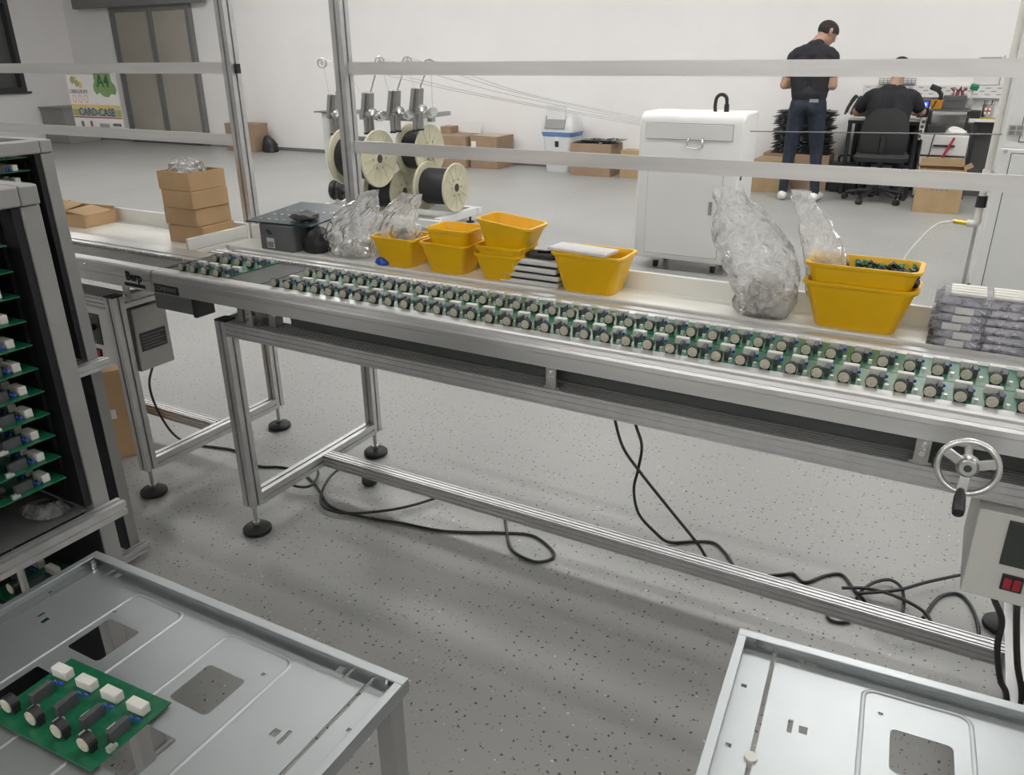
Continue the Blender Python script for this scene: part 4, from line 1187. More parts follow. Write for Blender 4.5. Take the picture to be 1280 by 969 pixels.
for x, y in ((0.65, 0.22), (0.65, -0.28), (-0.66, 0.28), (-0.66, -0.28)):
    MB().cyl((x, y, 0.012), (x, y, 0.0595), 0.010, n=8).cyl((x, y, 0.0), (x, y, 0.012), 0.035, n=14).build('adjustable_foot', 'black_rubber', st)
MB().cyl(sp(-5.02, 5.75, 0.615), sp(-4.31, 5.75, 0.615), 0.012, n=10).build('spool_rod', 'zinc', st)
MB().cyl(sp(-4.02, 5.75, 0.615), sp(-3.90, 5.75, 0.615), 0.014, n=10).build('spool_rod', 'zinc', st)
for x, zz in ((-4.96, 0.25), (-4.88, 0.25)):
    MB().lathe([(0, -0.02), (0.08, -0.02), (0.09, 0), (0.08, 0.02), (0, 0.02)], sp(x, 5.55, zz), (1, 0.3, 0), n=20).build('brake_wheel', 'black_plastic', st, smooth=True)
MB().cyl(sp(-5.02, 5.56, 0.24), sp(-4.80, 5.56, 0.24), 0.03, n=12).build('brake_shaft', 'zinc', st)
PUL = [(-4.99, 1.31), (-4.74, 1.30), (-4.37, 1.32), (-4.09, 1.32), (-3.88, 1.30)]
def ring_tube(c, r, tr, ax, n=16):
    ax = Vector(ax).normalized()
    a = ax.orthogonal().normalized()
    b = ax.cross(a)
    return [Vector(c)+a*(r*math.cos(2*PI*k/n))+b*(r*math.sin(2*PI*k/n)) for k in range(n)]
for k, x in enumerate((-4.91, -4.53, -4.25, -4.02)):
    z = 0.94+0.02*k
    u = MB().obox(sp(x-0.03, 5.58, z+0.02), (0.035, 0.06, 0.20), (0, 0.20, 0)).build('feeder_plate', 'cabinet_grey', st, bevel=0.003)
    MB().obox(sp(x+0.03, 5.58, z+0.02), (0.035, 0.06, 0.20), (0, 0.12, 0)).build('feeder_plate', 'zinc', u, bevel=0.003)
    MB().cyl(sp(x-0.01, 5.56, z-0.08), sp(x-0.01, 5.56, z-0.20), 0.022, n=12).build('feeder_plunger', 'cabinet_grey', u)
    MB().cyl(sp(x+0.045, 5.56, z-0.07), sp(x+0.045, 5.56, z-0.19), 0.022, n=12).build('feeder_plunger', 'cabinet_grey', u)
    MB().cyl(sp(x-0.01, 5.56, z-0.201), sp(x-0.01, 5.56, z-0.215), 0.027, n=12).build('plunger_cap', 'black_rubber', u)
    MB().cyl(sp(x+0.045, 5.56, z-0.191), sp(x+0.045, 5.56, z-0.205), 0.027, n=12).build('plunger_cap', 'black_rubber', u)
    MB().cyl(sp(x, 5.56, z-0.04), sp(x+0.17, 5.54, z-0.07), 0.014, n=10).build('feeder_arm', 'steel_bright', u)
    for dx, dz in ((0.10, -0.035), (0.17, -0.07), (0.20, -0.055)):
        MB().lathe([(0.008, -0.018), (0.034, -0.018), (0.026, 0.0), (0.034, 0.018), (0.008, 0.018)], sp(x+dx, 5.52, z+dz), (1, -0.5, 0), n=16).build('feed_roller', 'steel_bright', u, smooth=True)
    MB().obox(sp(x, 5.80, 0.90), (0.05, 0.48, 0.035)).build('feeder_bracket', 'cabinet_grey', u)
    j = min(k+1, 4)
    MB().cyl(sp(x+0.03, 5.58, z+0.10), sp(PUL[j][0]-0.02, 5.58, PUL[j][1]-0.03), 0.006, n=8).build('pulley_arm', 'zinc', u)
for x, z in PUL:
    p = MB().tube(ring_tube(sp(x, 5.58, z), 0.036, 0.007, (1, -1.0, 0.0)), 0.0075, n=8, closed=True, sub=1).build('pulley', 'zinc', st, smooth=True)
    MB().cyl(sp(x-0.008, 5.588, z), sp(x+0.008, 5.572, z), 0.017, n=12).build('pulley_hub', 'steel_bright', p)
    MB().obox(sp(x, 5.58, z), (0.006, 0.006, 0.070)).build('pulley_spoke', 'zinc', p)
for (x, z), (xb, zb) in zip(PUL, ((-4.93, 1.02), (-4.56, 1.03), (-4.28, 1.05), (-4.03, 1.08), (-3.86, 0.95))):
    MB().cyl(sp(x+0.02, 5.58, z-0.03), sp(xb, 5.57, zb), 0.0018, n=5).build('feed_wire', 'zinc', st)
# wires running from the pulleys to the machine
for k, (x, z) in enumerate(PUL):
    o = MB().tube([(x+0.02, 5.58, z+0.03), (x*0.55-1.91*0.45, 5.46, z*0.55+0.94*0.45-0.03), (-1.912, 5.22+0.012*k, 0.915+0.010*k)], 0.0022, n=5, sub=10).build('feed_wire', 'zinc')
    tag(o, 'thin wire stretched from %s pulley of the stand to the white machine' % ('the outermost', 'the second', 'the middle', 'the fourth', 'the innermost')[k], 'wire', 'wires from stand to machine')

# ================================================================== WHITE WIRE MACHINE
t = thing('wire_machine', 'white cabinet machine on casters with a drawer and door', 'machine', (-1.57, 5.27, 0))
W2, D2 = 0.336, 0.18
body = MB().prism([(-D2, 0.075), (D2, 0.075), (D2, 1.015), (-D2+0.06, 1.015), (-D2+0.012, 0.985), (-D2, 0.955)], 'x', -W2, W2)
body.build('machine_body', 'machine_white', t, bevel=0.014, seg=4, smooth=True)
MB().box(-0.290, 0.272, -D2-0.006, -D2-0.001, 0.855, 0.950).build('drawer_front', 'machine_white', t, bevel=0.002)
MB().box(-0.292, 0.274, -D2-0.0012, -D2-0.0004, 0.853, 0.952).build('drawer_seam', 'seam', t)
hd = MB().tube([(0.0, -D2-0.006, 0.862), (0.0, -D2-0.024, 0.858), (-0.004, -D2-0.030, 0.835), (0.0, -D2-0.030, 0.812), (0.045, -D2-0.030, 0.808), (0.09, -D2-0.030, 0.812), (0.094, -D2-0.030, 0.835), (0.09, -D2-0.024, 0.858), (0.09, -D2-0.006, 0.862)], 0.006, n=8, sub=3)
hd.build('drawer_handle', 'steel_bright', t, smooth=True)
MB().box(-0.260, 0.236, -D2-0.006, -D2-0.001, 0.114, 0.720).build('machine_door', 'machine_white', t, bevel=0.002)
MB().box(-0.262, 0.238, -D2-0.0012, -D2-0.0004, 0.112, 0.722).build('door_seam', 'seam', t)
MB().box(0.160, 0.184, -D2-0.010, -D2-0.0062, 0.395, 0.480).build('door_latch', 'cabinet_grey', t, bevel=0.002)
MB().box(W2+0.0003, W2+0.003, -D2+0.015, -D2+0.05, 0.62, 0.72).build('side_slot', 'seam', t)
for x in (-0.20, 0.20):
    for y in (-0.10, 0.12):
        c = MB().box(x-0.022, x+0.022, y-0.018, y+0.018, 0.048, 0.0748).build('caster', 'zinc', t)
        MB().cyl((x-0.012, y, 0.027), (x+0.012, y, 0.027), 0.027, n=18).build('caster_wheel', 'black_rubber', c)
MB().tube([(0.10, 0.0, 1.012), (0.098, -0.01, 1.05), (0.105, -0.01, 1.10), (0.135, -0.01, 1.118), (0.165, -0.01, 1.10), (0.172, -0.01, 1.05), (0.17, 0.0, 1.012)], 0.011, n=10, sub=6).build('lifting_loop', 'black_rubber', t, smooth=True)
MB().cyl((0.170, 0.0, 1.016), (0.170, -0.006, 1.060), 0.016, n=10).build('loop_fitting', 'black_plastic', t)
tag(MB().cyl((-1.232, 5.24, 0.905), (0.128, 5.24, 0.935), 0.0035, n=6).build('guide_rod', 'frame_grey'), 'thin grey rod running from the white machine to the tall cabinet', 'rod')

# tall white cabinet with pipe
t = thing('tall_cabinet', 'tall white machine cabinet with a metal tag and bolted ledge', 'machine', (0.55, 5.4, 0))
MB().box(-0.42, 0.50, -0.40, 0.42, 0.06, 0.885).build('lower_cabinet', 'machine_white', t, bevel=0.006)
MB().box(-0.42, 0.50, -0.38, 0.42, 0.886, 2.05).build('upper_cabinet', 'machine_white', t, bevel=0.006)
MB().box(-0.365, 0.48, -0.405, -0.4005, 0.09, 0.86).build('cabinet_door', 'machine_side', t, bevel=0.001)
MB().box(-0.369, 0.484, -0.4012, -0.4002, 0.086, 0.864).build('door_seam', 'seam', t)
MB().box(-0.345, 0.48, -0.385, -0.3805, 0.92, 2.00).build('cabinet_door', 'machine_white', t, bevel=0.001)
MB().box(-0.349, 0.484, -0.3812, -0.3802, 0.916, 2.004).build('door_seam', 'seam', t)
pl = MB().box(-0.405, -0.335, -0.3885, -0.3855, 0.95, 1.00).build('metal_tag', 'zinc', t)
for i in range(2):
    for j in range(2):
        MB().box(-0.398+0.033*i, -0.374+0.033*i, -0.3896, -0.3888, 0.953+0.024*j, 0.971+0.024*j).build('tag_print', 'print_grey', pl)
MB().cyl((-0.395, -0.407, 0.870), (-0.395, -0.4005, 0.870), 0.010, n=10).build('bolt', 'zinc', t)
for x in (-0.36, 0.44):
    for y in (-0.34, 0.36):
        MB().cyl((x, y, 0), (x, y, 0.0595), 0.03, n=12).build('cabinet_foot', 'black_rubber', t)
t = thing('air_pipe', 'white plastic air pipe with black valve and brass fitting beside the tall cabinet', 'pipe', (0.10, 5.30, 0.0))
MB().cyl((0, 0, 0.47), (0, 0, 2.2), 0.019, n=14).build('pipe', 'relay_white', t, smooth=True)
MB().cyl((0, 0, 0.68), (0, 0, 0.74), 0.027, n=14).build('pipe_coupling', 'relay_white', t, smooth=True)
MB().cyl((0, 0, 0.53), (0, 0, 0.595), 0.028, n=14).build('valve', 'black_plastic', t, smooth=True)
MB().tube([(0, 0, 0.47), (0, 0, 0.445), (-0.02, 0, 0.435), (-0.05, 0, 0.435)], 0.021, n=12, sub=4).build('elbow', 'relay_white', t, smooth=True)
MB().cyl((-0.05, 0, 0.435), (-0.12, 0, 0.440), 0.013, n=10).build('fitting', 'brass', t)
MB().cyl((0, 0, 0.0), (0, 0, 0.4245), 0.010, n=8).build('pipe_support', 'zinc', t)
for lb, pts, r, mt in (('white air hose drooping from the brass fitting to the floor', [(-0.02, 5.30, 0.44), (-0.12, 5.27, 0.40), (-0.24, 5.15, 0.20), (-0.22, 5.0, 0.03), (-0.05, 4.9, 0.008), (0.10, 4.98, 0.008)], 0.006, 'relay_white'),
                       ('black cable arching on the floor beside the tall cabinet', [(0.12, 4.93, 0.14), (0.04, 4.75, 0.12), (-0.04, 4.45, 0.03), (-0.10, 4.2, 0.012), (-0.16, 4.0, 0.012)], 0.012, 'cable'),
                       ('black cable dropping to the floor beside the tall cabinet', [(0.12, 4.91, 0.17), (0.06, 4.72, 0.15), (0.04, 4.6, 0.05), (0.05, 4.35, 0.012), (0.08, 4.0, 0.012)], 0.010, 'cable'),
                       ('kinked dark cable lying on the floor behind the tall tubs', [(-0.50, 5.02, 0.01), (-0.30, 5.0, 0.01), (-0.20, 4.95, 0.01), (-0.14, 4.7, 0.01), (-0.06, 4.5, 0.01), (-0.05, 4.2, 0.01), (-0.12, 4.05, 0.01), (-0.10, 3.9, 0.01)], 0.009, 'cable')):
    tag(MB().tube(pts, r, n=8, sub=6).build('hose' if 'hose' in lb else 'cable', mt, smooth=True), lb, 'hose' if 'hose' in lb else 'cable')

# ================================================================== ALONG THE BACK WALL
t = thing('low_cabinet', 'low grey cabinet in the wall corner left of the glazed door', 'cabinet', (-14.05, 9.0, 0))
MB().box(-0.36, 0.30, -0.25, 0.35, 0.0, 0.58).build('cabinet_body', 'cabinet_grey', t, bevel=0.004)
MB().box(-0.38, 0.32, -0.27, 0.37, 0.581, 0.60).build('cabinet_top', 'cabinet_grey', t, bevel=0.004)
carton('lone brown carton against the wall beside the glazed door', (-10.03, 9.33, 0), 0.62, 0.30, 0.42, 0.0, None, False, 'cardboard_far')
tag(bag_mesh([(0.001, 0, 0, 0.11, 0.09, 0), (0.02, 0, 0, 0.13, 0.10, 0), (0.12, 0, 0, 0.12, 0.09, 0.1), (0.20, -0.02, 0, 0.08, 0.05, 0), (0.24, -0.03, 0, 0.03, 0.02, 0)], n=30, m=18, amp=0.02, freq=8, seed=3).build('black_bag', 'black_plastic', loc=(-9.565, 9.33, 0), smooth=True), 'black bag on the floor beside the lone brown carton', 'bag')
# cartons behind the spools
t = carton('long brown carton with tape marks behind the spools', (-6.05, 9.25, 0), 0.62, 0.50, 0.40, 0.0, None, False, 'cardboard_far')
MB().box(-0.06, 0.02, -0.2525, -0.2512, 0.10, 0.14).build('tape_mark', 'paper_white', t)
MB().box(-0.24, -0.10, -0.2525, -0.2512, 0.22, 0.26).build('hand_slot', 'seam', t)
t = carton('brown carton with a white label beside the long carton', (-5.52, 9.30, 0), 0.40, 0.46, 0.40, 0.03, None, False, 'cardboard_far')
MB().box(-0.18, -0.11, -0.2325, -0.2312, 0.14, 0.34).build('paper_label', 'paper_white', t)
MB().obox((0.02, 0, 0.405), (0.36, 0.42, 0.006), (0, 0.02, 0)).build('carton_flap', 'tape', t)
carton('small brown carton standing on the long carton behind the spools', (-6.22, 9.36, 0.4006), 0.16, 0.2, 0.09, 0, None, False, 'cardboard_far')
tag(MB().obox((0, 0, 0), (0.30, 0.02, 0.14), (-0.15, 0, 0)).build('grey_panel_sheet', 'machine_side', loc=(-5.92, 9.45, 0.4725)), 'pale grey sheet standing on the long carton', 'panel')
# waste bin
t = thing('waste_bin', 'white swing-lid waste bin with a blue liner edge', 'bin', (-4.51, 9.33, 0))
def ringloft(name, secs, mt, parent, r=0.05, cap=True):
    vs = []
    n = 0
    for w_, d_, z_ in secs:
        rg = round_ring(-w_, w_, -d_, d_, min(r, w_*0.4), 4)
        n = len(rg)
        vs += [(x, y, z_) for x, y in rg]
    fs = [(a*n+i, a*n+(i+1) % n, (a+1)*n+(i+1) % n, (a+1)*n+i) for a in range(len(secs)-1) for i in range(n)]
    if cap:
        fs += [tuple(range(n-1, -1, -1)), tuple(range((len(secs)-1)*n, len(secs)*n))]
    return MB().add(vs, fs).build(name, mt, parent, smooth=True)
ringloft('bin_body', [(0.165, 0.13, 0.0), (0.170, 0.135, 0.03), (0.205, 0.165, 0.455)], 'bin_white', t)
ringloft('liner_edge', [(0.208, 0.168, 0.43), (0.215, 0.174, 0.44), (0.222, 0.180, 0.478), (0.205, 0.165, 0.482)], 'bin_blue', t)
ringloft('bin_hood', [(0.222, 0.180, 0.4825), (0.218, 0.178, 0.54), (0.195, 0.150, 0.64), (0.150, 0.10, 0.700)], 'bin_white', t)
MB().obox((-0.02, -0.170, 0.60), (0.27, 0.012, 0.15), (-0.30, 0, 0)).build('bin_opening', 'cabinet_grey', t)
MB().obox((-0.01, -0.155, 0.715), (0.25, 0.014, 0.17), (-0.06, 0, 0)).build('swing_lid', 'bin_white', t, bevel=0.004)
MB().obox((0.0, -0.1605, 0.34), (0.050, 0.002, 0.07), (0.08, 0, 0)).build('bin_sticker', 'print_dark', t)
MB().obox((0.0, -0.1675, 0.405), (0.050, 0.002, 0.05), (0.08, 0, 0)).build('bin_sticker', 'paper_white', t)
# carton with scrap boards
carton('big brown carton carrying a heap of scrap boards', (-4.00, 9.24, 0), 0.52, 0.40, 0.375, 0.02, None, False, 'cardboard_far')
random.seed(5)
for k in range(6):
    t = thing('scrap_board', 'dark scrap board in the heap on the big carton, %s from the waste bin' % ORD[k], 'circuit board', (-4.16+0.075*k+random.uniform(-0.02, 0.02), 9.21+random.uniform(-0.03, 0.03), 0.3762+0.016*(k % 3)+0.0005*k), random.uniform(-0.3, 0.3), 'scrap boards heaped on the big carton')
    MB().box(-0.12, 0.12, -0.13, 0.13, 0, 0.004).build('board_plate', 'panel_dark', t)
    for q in range(7):
        x, y = random.uniform(-0.1, 0.1), random.uniform(-0.11, 0.11)
        s = random.uniform(0.01, 0.02)
        MB().box(x-s, x+s, y-s, y+s, 0.0042, random.uniform(0.0075, 0.0155)).build('component', random.choice(('pin_silver', 'choke_grey', 'black_plastic')), t)
carton('small tan carton wedged beside the white machine', (-3.50, 9.18, 0), 0.24, 0.22, 0.315, 0.0, None, False, 'cardboard_tan')
# cartons and the pile of panels behind the standing man
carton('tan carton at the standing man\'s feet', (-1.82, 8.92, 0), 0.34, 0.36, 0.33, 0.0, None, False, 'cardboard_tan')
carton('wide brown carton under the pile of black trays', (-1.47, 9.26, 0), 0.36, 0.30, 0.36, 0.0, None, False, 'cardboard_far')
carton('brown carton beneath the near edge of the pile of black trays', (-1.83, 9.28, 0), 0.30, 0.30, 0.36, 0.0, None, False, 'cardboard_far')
random.seed(21)
me = MB().box(-0.29, 0.29, -0.13, 0.13, 0, 0.006).mesh('board_plate')
me2 = MB().box(-0.012, 0.012, -0.125, 0.125, 0, 0.011).mesh('spacer')
for k in range(24):
    t = thing('component_tray', 'black tray in the ragged pile behind the standing man, %s from the cartons' % ORD[k], 'tray', (-1.605+random.uniform(-0.03, 0.03), 9.27+random.uniform(-0.02, 0.02), 0.3610+0.0185*k), random.uniform(-0.04, 0.04), 'piled black trays')
    link('board_plate', me, 'black_plastic', t)
    for x in (-0.2, 0.0, 0.2):
        link('spacer', me2, 'choke_grey', t, (x, 0, 0.0061))
t = thing('tool_bag', 'black tool bag on the floor beneath the work desk', 'bag', (-1.12, 9.16, 0))
MB().box(-0.15, 0.15, -0.10, 0.10, 0.0, 0.30).build('bag_body', 'black_plastic', t, bevel=0.03, seg=3)
MB().tube([(-0.08, 0, 0.295), (-0.07, 0, 0.36), (0.07, 0, 0.36), (0.08, 0, 0.295)], 0.010, n=8).build('bag_handle', 'black_rubber', t)

# ================================================================== WORK DESK
t = thing('work_desk', 'white topped work desk on black steel legs in front of the seated man', 'desk', (-0.80, 9.25, 0))
MB().box(-0.34, 0.33, -0.30, 0.32, 0.730, 0.752).build('desk_top', 'desk_white', t, bevel=0.003)
for x in (-0.32, -0.20, 0.30):
    MB().box(x-0.018, x+0.018, -0.29, -0.254, 0.0, 0.7295).build('leg', 'desk_black', t)
    MB().box(x-0.018, x+0.018, 0.27, 0.306, 0.0, 0.7295).build('leg', 'desk_black', t)
MB().box(-0.30, 0.28, 0.285, 0.29, 0.25, 0.70).build('modesty_panel', 'desk_black', t)
MB().box(-0.34, 0.33, -0.3015, -0.3005, 0.70, 0.7295).build('desk_apron', 'desk_black', t)
t = thing('drawer_unit', 'white drawer unit with black handles beside the work desk', 'cabinet', (-0.24, 9.22, 0))
MB().box(-0.205, 0.195, -0.20, 0.30, 0.02, 0.61).build('unit_body', 'desk_white', t, bevel=0.003)
for z0, z1 in ((0.425, 0.605), (0.225, 0.405), (0.035, 0.210)):
    d = MB().box(-0.200, 0.190, -0.216, -0.2006, z0, z1).build('drawer', 'desk_white', t, bevel=0.003)
    MB().box(-0.10, 0.09, -0.236, -0.2165, (z0+z1)/2-0.008, (z0+z1)/2+0.008).build('handle', 'desk_black', d, bevel=0.003)
    MB().box(-0.200, 0.190, -0.210, -0.2007, z0-0.016, z0-0.001).build('drawer_gap', 'seam', d)
t = thing('side_desk', 'white side desk with a black frame standing over the drawer unit', 'desk', (0.02, 9.30, 0))
MB().box(-0.10, 0.26, -0.22, 0.24, 0.735, 0.76).build('desk_top', 'desk_white', t, bevel=0.003)
MB().box(-0.46, -0.101, -0.16, 0.24, 0.820, 0.835).build('riser_shelf', 'grey_panel', t, bevel=0.002)
for x in (-0.45, -0.115):
    MB().box(x-0.010, x+0.010, -0.15, 0.22, 0.6112, 0.8195).build('riser_side', 'desk_black', t)
MB().box(-0.0505, 0.25, 0.10, 0.11, 0.0, 0.734).build('back_panel', 'grey_panel', t)
for x in (-0.030, 0.24):
    MB().box(x-0.015, x+0.015, -0.20, -0.17, 0.0, 0.734).build('leg', 'desk_black', t)
t = thing('slotted_rail', 'white slotted tool rail on the wall above the desks', 'tool rail', (-0.48, 9.58, 0.93))
MB().box(-0.64, 0.66, -0.014, 0.014, 0.0, 0.115).build('rail_plate', 'desk_white', t, bevel=0.002)
MB().box(-0.64, 0.66, -0.06, -0.0145, 0.0, 0.010).build('rail_ledge', 'desk_white', t)
slot_me = MB().box(-0.022, 0.022, -0.0012, 0.0, -0.0045, 0.0045).mesh('rail_slot')
for i in range(13):
    for j in range(3):
        link('rail_slot', slot_me, 'cabinet_grey', t, (-0.59+0.1*i+0.05*(j % 2), -0.0142, 0.032+0.030*j))
t = thing('wire_basket', 'grey wire letter basket hung above the slotted rail', 'basket', (-0.80, 9.55, 1.050))
for i in range(10):
    MB().box(-0.17+0.0375*i, -0.166+0.0375*i, -0.004, 0.004, 0.0, 0.055).build('upright_wire', 'frame_grey', t)
for j in range(4):
    MB().box(-0.175, 0.175, -0.0042, 0.0042, 0.018*j, 0.018*j+0.005).build('cross_wire', 'frame_grey', t)
MB().box(-0.17, 0.17, 0.0045, 0.05, 0.0, 0.003).build('basket_floor', 'frame_grey', t)
t = thing('wall_board', 'white clip board on the wall beside the tall cabinet', 'clipboard', (0.0, 9.592, 1.05))
MB().box(-0.11, 0.11, -0.006, 0.007, 0.0, 0.26).build('board_sheet', 'desk_white', t, bevel=0.002)
MB().box(-0.09, 0.09, -0.016, -0.0065, 0.235, 0.252).build('clip', 'cabinet_grey', t)
MB().box(0.111, 0.118, -0.008, 0.007, 0.0, 0.27).build('board_edge', 'cabinet_grey', t)
# things on the desks
t = thing('display_meter', 'black meter with a lit blue display on the work desk', 'meter', (-0.500, 9.30, 0.7525), 0.0)
MB().box(-0.05, 0.05, -0.05, 0.06, 0, 0.165).build('meter_case', 'black_plastic', t, bevel=0.008)
s_ = MB().box(-0.040, 0.040, -0.0525, -0.0505, 0.095, 0.150).build('display', 'screen_blue', t)
MB().box(-0.022, 0.024, -0.0535, -0.0527, 0.110, 0.135).build('digits', 'screen_digits', s_)
MB().cyl((0.0, -0.0505, 0.05), (0.0, -0.064, 0.05), 0.016, n=14).build('meter_knob', 'choke_grey', t)
t = thing('tool_case', 'closed dark grey tool case on the riser shelf', 'case', (-0.235, 9.33, 0.8353))
MB().box(-0.105, 0.10, -0.06, 0.06, 0, 0.125).build('case_body', 'grey_panel', t, bevel=0.006)
MB().box(-0.08, 0.08, -0.063, -0.0605, 0.075, 0.080).build('case_seam', 'seam', t)
t = thing('tool_holder', 'yellow tool holder beside the tool case', 'tool holder', (-0.385, 9.26, 0.8353))
MB().taper(-0.045, 0.045, -0.03, 0.03, 0, -0.055, 0.055, -0.035, 0.035, 0.085).build('holder_body', 'orange_tool', t, bevel=0.004)
MB().obox((-0.02, -0.0365, 0.045), (0.012, 0.004, 0.075), (0, 0.4, 0)).build('holder_strap', 'black_plastic', t)
t = thing('hot_air_gun', 'black hand tool standing in the yellow tool holder', 'tool', (-0.385, 9.27, 0.9210))
MB().tube([(0.02, 0, 0.0005), (0.02, 0, 0.05), (-0.01, 0, 0.085)], 0.020, n=10).build('tool_grip', 'black_plastic', t, smooth=True)
MB().obox((-0.035, 0, 0.105), (0.10, 0.05, 0.055), (0, 0.35, 0)).build('tool_head', 'black_plastic', t, bevel=0.01)
t = thing('clip_bunch', 'bunch of dark red clips standing on the tool case', 'clips', (-0.22, 9.33, 0.9605))
random.seed(9)
for k in range(9):
    a = random.uniform(0, 6.28)
    MB().tube([(0.05*math.cos(a), 0.02*math.sin(a), 0.0004), (0.04*math.cos(a), 0.02*math.sin(a), 0.035), (0.075*math.cos(a+0.5), 0.03*math.sin(a), random.uniform(0.055, 0.085))], 0.007, n=6, sub=3).build('clip', 'pink_dark', t)
t = thing('magnifier_lamp', 'white bench lamp arm with a green head at the side desk', 'lamp', (-0.10, 9.44, 0.7603))
MB().cyl((0, 0, 0), (0, 0, 0.012), 0.030, n=14).build('lamp_base', 'desk_white', t)
MB().cyl((0, 0, 0.0125), (0.0, -0.01, 0.13), 0.008, n=8).build('lamp_arm', 'desk_white', t)
MB().lathe([(0, -0.012), (0.032, -0.012), (0.036, 0), (0.032, 0.012), (0, 0.012)], (0.0, -0.035, 0.13), (0, 1, 0), n=18).build('lamp_joint', 'zinc', t, smooth=True)
MB().cyl((0.0, -0.02, 0.13), (0.0, -0.02, 0.245), 0.008, n=8).build('lamp_arm', 'desk_white', t)
MB().obox((0.01, -0.03, 0.275), (0.075, 0.05, 0.055), (0.2, 0.2, 0)).build('lamp_head', 'green_plastic', t, bevel=0.01)
t = thing('pen_cup', 'metal pen cup with a red and white flag print', 'cup', (0.065, 9.25, 0.7603))
MB().lathe([(0.050, 0.0), (0.052, 0.002), (0.052, 0.125), (0.047, 0.125), (0.047, 0.006)], (0, 0, 0), (0, 0, 1), n=24).build('cup_wall', 'zinc', t, smooth=True)
MB().box(-0.030, 0.022, -0.054, -0.0505, 0.040, 0.098).build('flag_print', 'paper_white', t)
MB().box(-0.030, 0.022, -0.0555, -0.0542, 0.063, 0.075).build('flag_stripe', 'red_plastic', t)
MB().box(-0.009, 0.001, -0.0555, -0.0542, 0.040, 0.0625).build('flag_stripe', 'red_plastic', t)
MB().box(-0.009, 0.001, -0.0555, -0.0542, 0.0755, 0.098).build('flag_stripe', 'red_plastic', t)
for k in range(6):
    a = k*1.05
    MB().cyl((0.02*math.cos(a), 0.02*math.sin(a), 0.0065), (0.045*math.cos(a), 0.045*math.sin(a), 0.165), 0.004, n=6).build('pen', 'black_plastic' if k % 2 else 'zinc', t)
tag(MB().box(-0.045, 0.045, -0.04, 0.04, 0, 0.075).build('small_speaker', 'black_plastic', loc=(-0.035, 9.21, 0.7603), bevel=0.006), 'small black box standing next to the pen cup', 'box')
tag(MB().box(-0.10, 0.10, -0.03, 0.03, 0, 0.012).build('wooden_ruler', 'brass', loc=(0.11, 9.13, 0.7603), bevel=0.002), 'yellow strip lying on the side desk before the pen cup', 'ruler')
tag(bag_mesh([(0.001, 0, 0, 0.07, 0.04, 0), (0.008, 0, 0, 0.10, 0.055, 0), (0.035, 0, 0, 0.09, 0.05, 0.05), (0.065, -0.01, 0, 0.05, 0.03, 0), (0.075, -0.02, 0, 0.02, 0.01, 0)], n=36, m=18, amp=0.014, freq=18, seed=5).build('sweets_bag', 'paper_white', loc=(-0.165, 9.10, 0.6115), smooth=True), 'pale crumpled packet lying on the drawer unit', 'packet')
tag(MB().box(-0.08, 0.08, -0.06, 0.06, 0, 0.09).build('power_supply', 'panel_dark', loc=(-0.345, 9.12, 0.6115), bevel=0.006), 'dark green power supply box under the riser shelf', 'box')
tag(MB().obox((0, 0, 0), (0.022, 0.02, 0.20), (0, 0.38, 0)).build('red_cutter', 'red_plastic', loc=(-0.205, 8.965, 0.50), bevel=0.004), 'red tool hooked on the top drawer handle', 'tool')
t = thing('power_strip', 'white power strip hanging down the desk edge', 'power strip', (-0.462, 8.935, 0.57))
MB().obox((0, 0, 0.10), (0.045, 0.03, 0.21), (0, -0.06, 0)).build('strip_body', 'desk_white', t, bevel=0.004)
for k in range(4):
    MB().cyl((-0.010+0.0027*k*2-0.006*0, -0.0165, 0.03+0.045*k), (-0.010+0.0027*k*2, -0.0155, 0.03+0.045*k), 0.016, n=14).build('socket', 'choke_grey', t)
tag(MB().tube([(-0.455, 8.90, 0.58), (-0.45, 8.92, 0.40), (-0.40, 8.90, 0.30), (-0.36, 8.86, 0.42), (-0.35, 8.93, 0.56), (-0.34, 9.0, 0.63)], 0.006, n=6).build('desk_cable', 'cable', smooth=True), 'black cable looping beside the drawer unit', 'cable')
t = thing('wire_bundle', 'bundle of dark and white wires heaped at the desk end', 'wires', (-1.09, 9.22, 0.7525))
random.seed(13)
for k in range(9):
    x = random.uniform(-0.04, 0.06)
    MB().tube([(x+0.03, 0.02, 0.06+random.uniform(0, 0.08)), (x-0.02, 0.0, 0.16+random.uniform(-0.02, 0.04)), (x-0.07, -0.03, 0.10), (x-0.09, -0.05, random.uniform(0.01, 0.04))], 0.010, n=6, sub=5).build('wire', random.choice(('black_plastic', 'black_plastic', 'relay_white', 'choke_grey')), t)
MB().box(-0.03, 0.09, -0.04, 0.06, 0.0, 0.055).build('wire_tray', 'panel_dark', t)
# printed carton in front of the drawers
t = thing('printed_carton', 'open tan carton with dark shipping marks on the floor by the drawer unit', 'carton', (-0.205, 8.37, 0), math.radians(4))
w_, d_, h_ = 0.19, 0.17, 0.385
MB().box(-w_, w_, -d_, d_, 0, 0.005).build('carton_bottom', 'cardboard_tan', t)
for a in ((-w_, w_, -d_, -d_+0.005), (-w_, w_, d_-0.005, d_), (-w_, -w_+0.005, -d_+0.005, d_-0.005), (w_-0.005, w_, -d_+0.005, d_-0.005)):
    MB().box(a[0], a[1], a[2], a[3], 0.005, h_).build('carton_side', 'cardboard_tan', t)
MB().obox((0.0, d_-0.02, h_+0.03), (2*w_-0.02, 0.004, 0.08), (-0.5, 0, 0)).build('carton_flap', 'cardboard_in', t)
MB().obox((w_+0.015, 0.0, h_+0.015), (0.07, 2*d_-0.02, 0.004), (0, -0.5, 0)).build('carton_flap', 'cardboard_in', t)
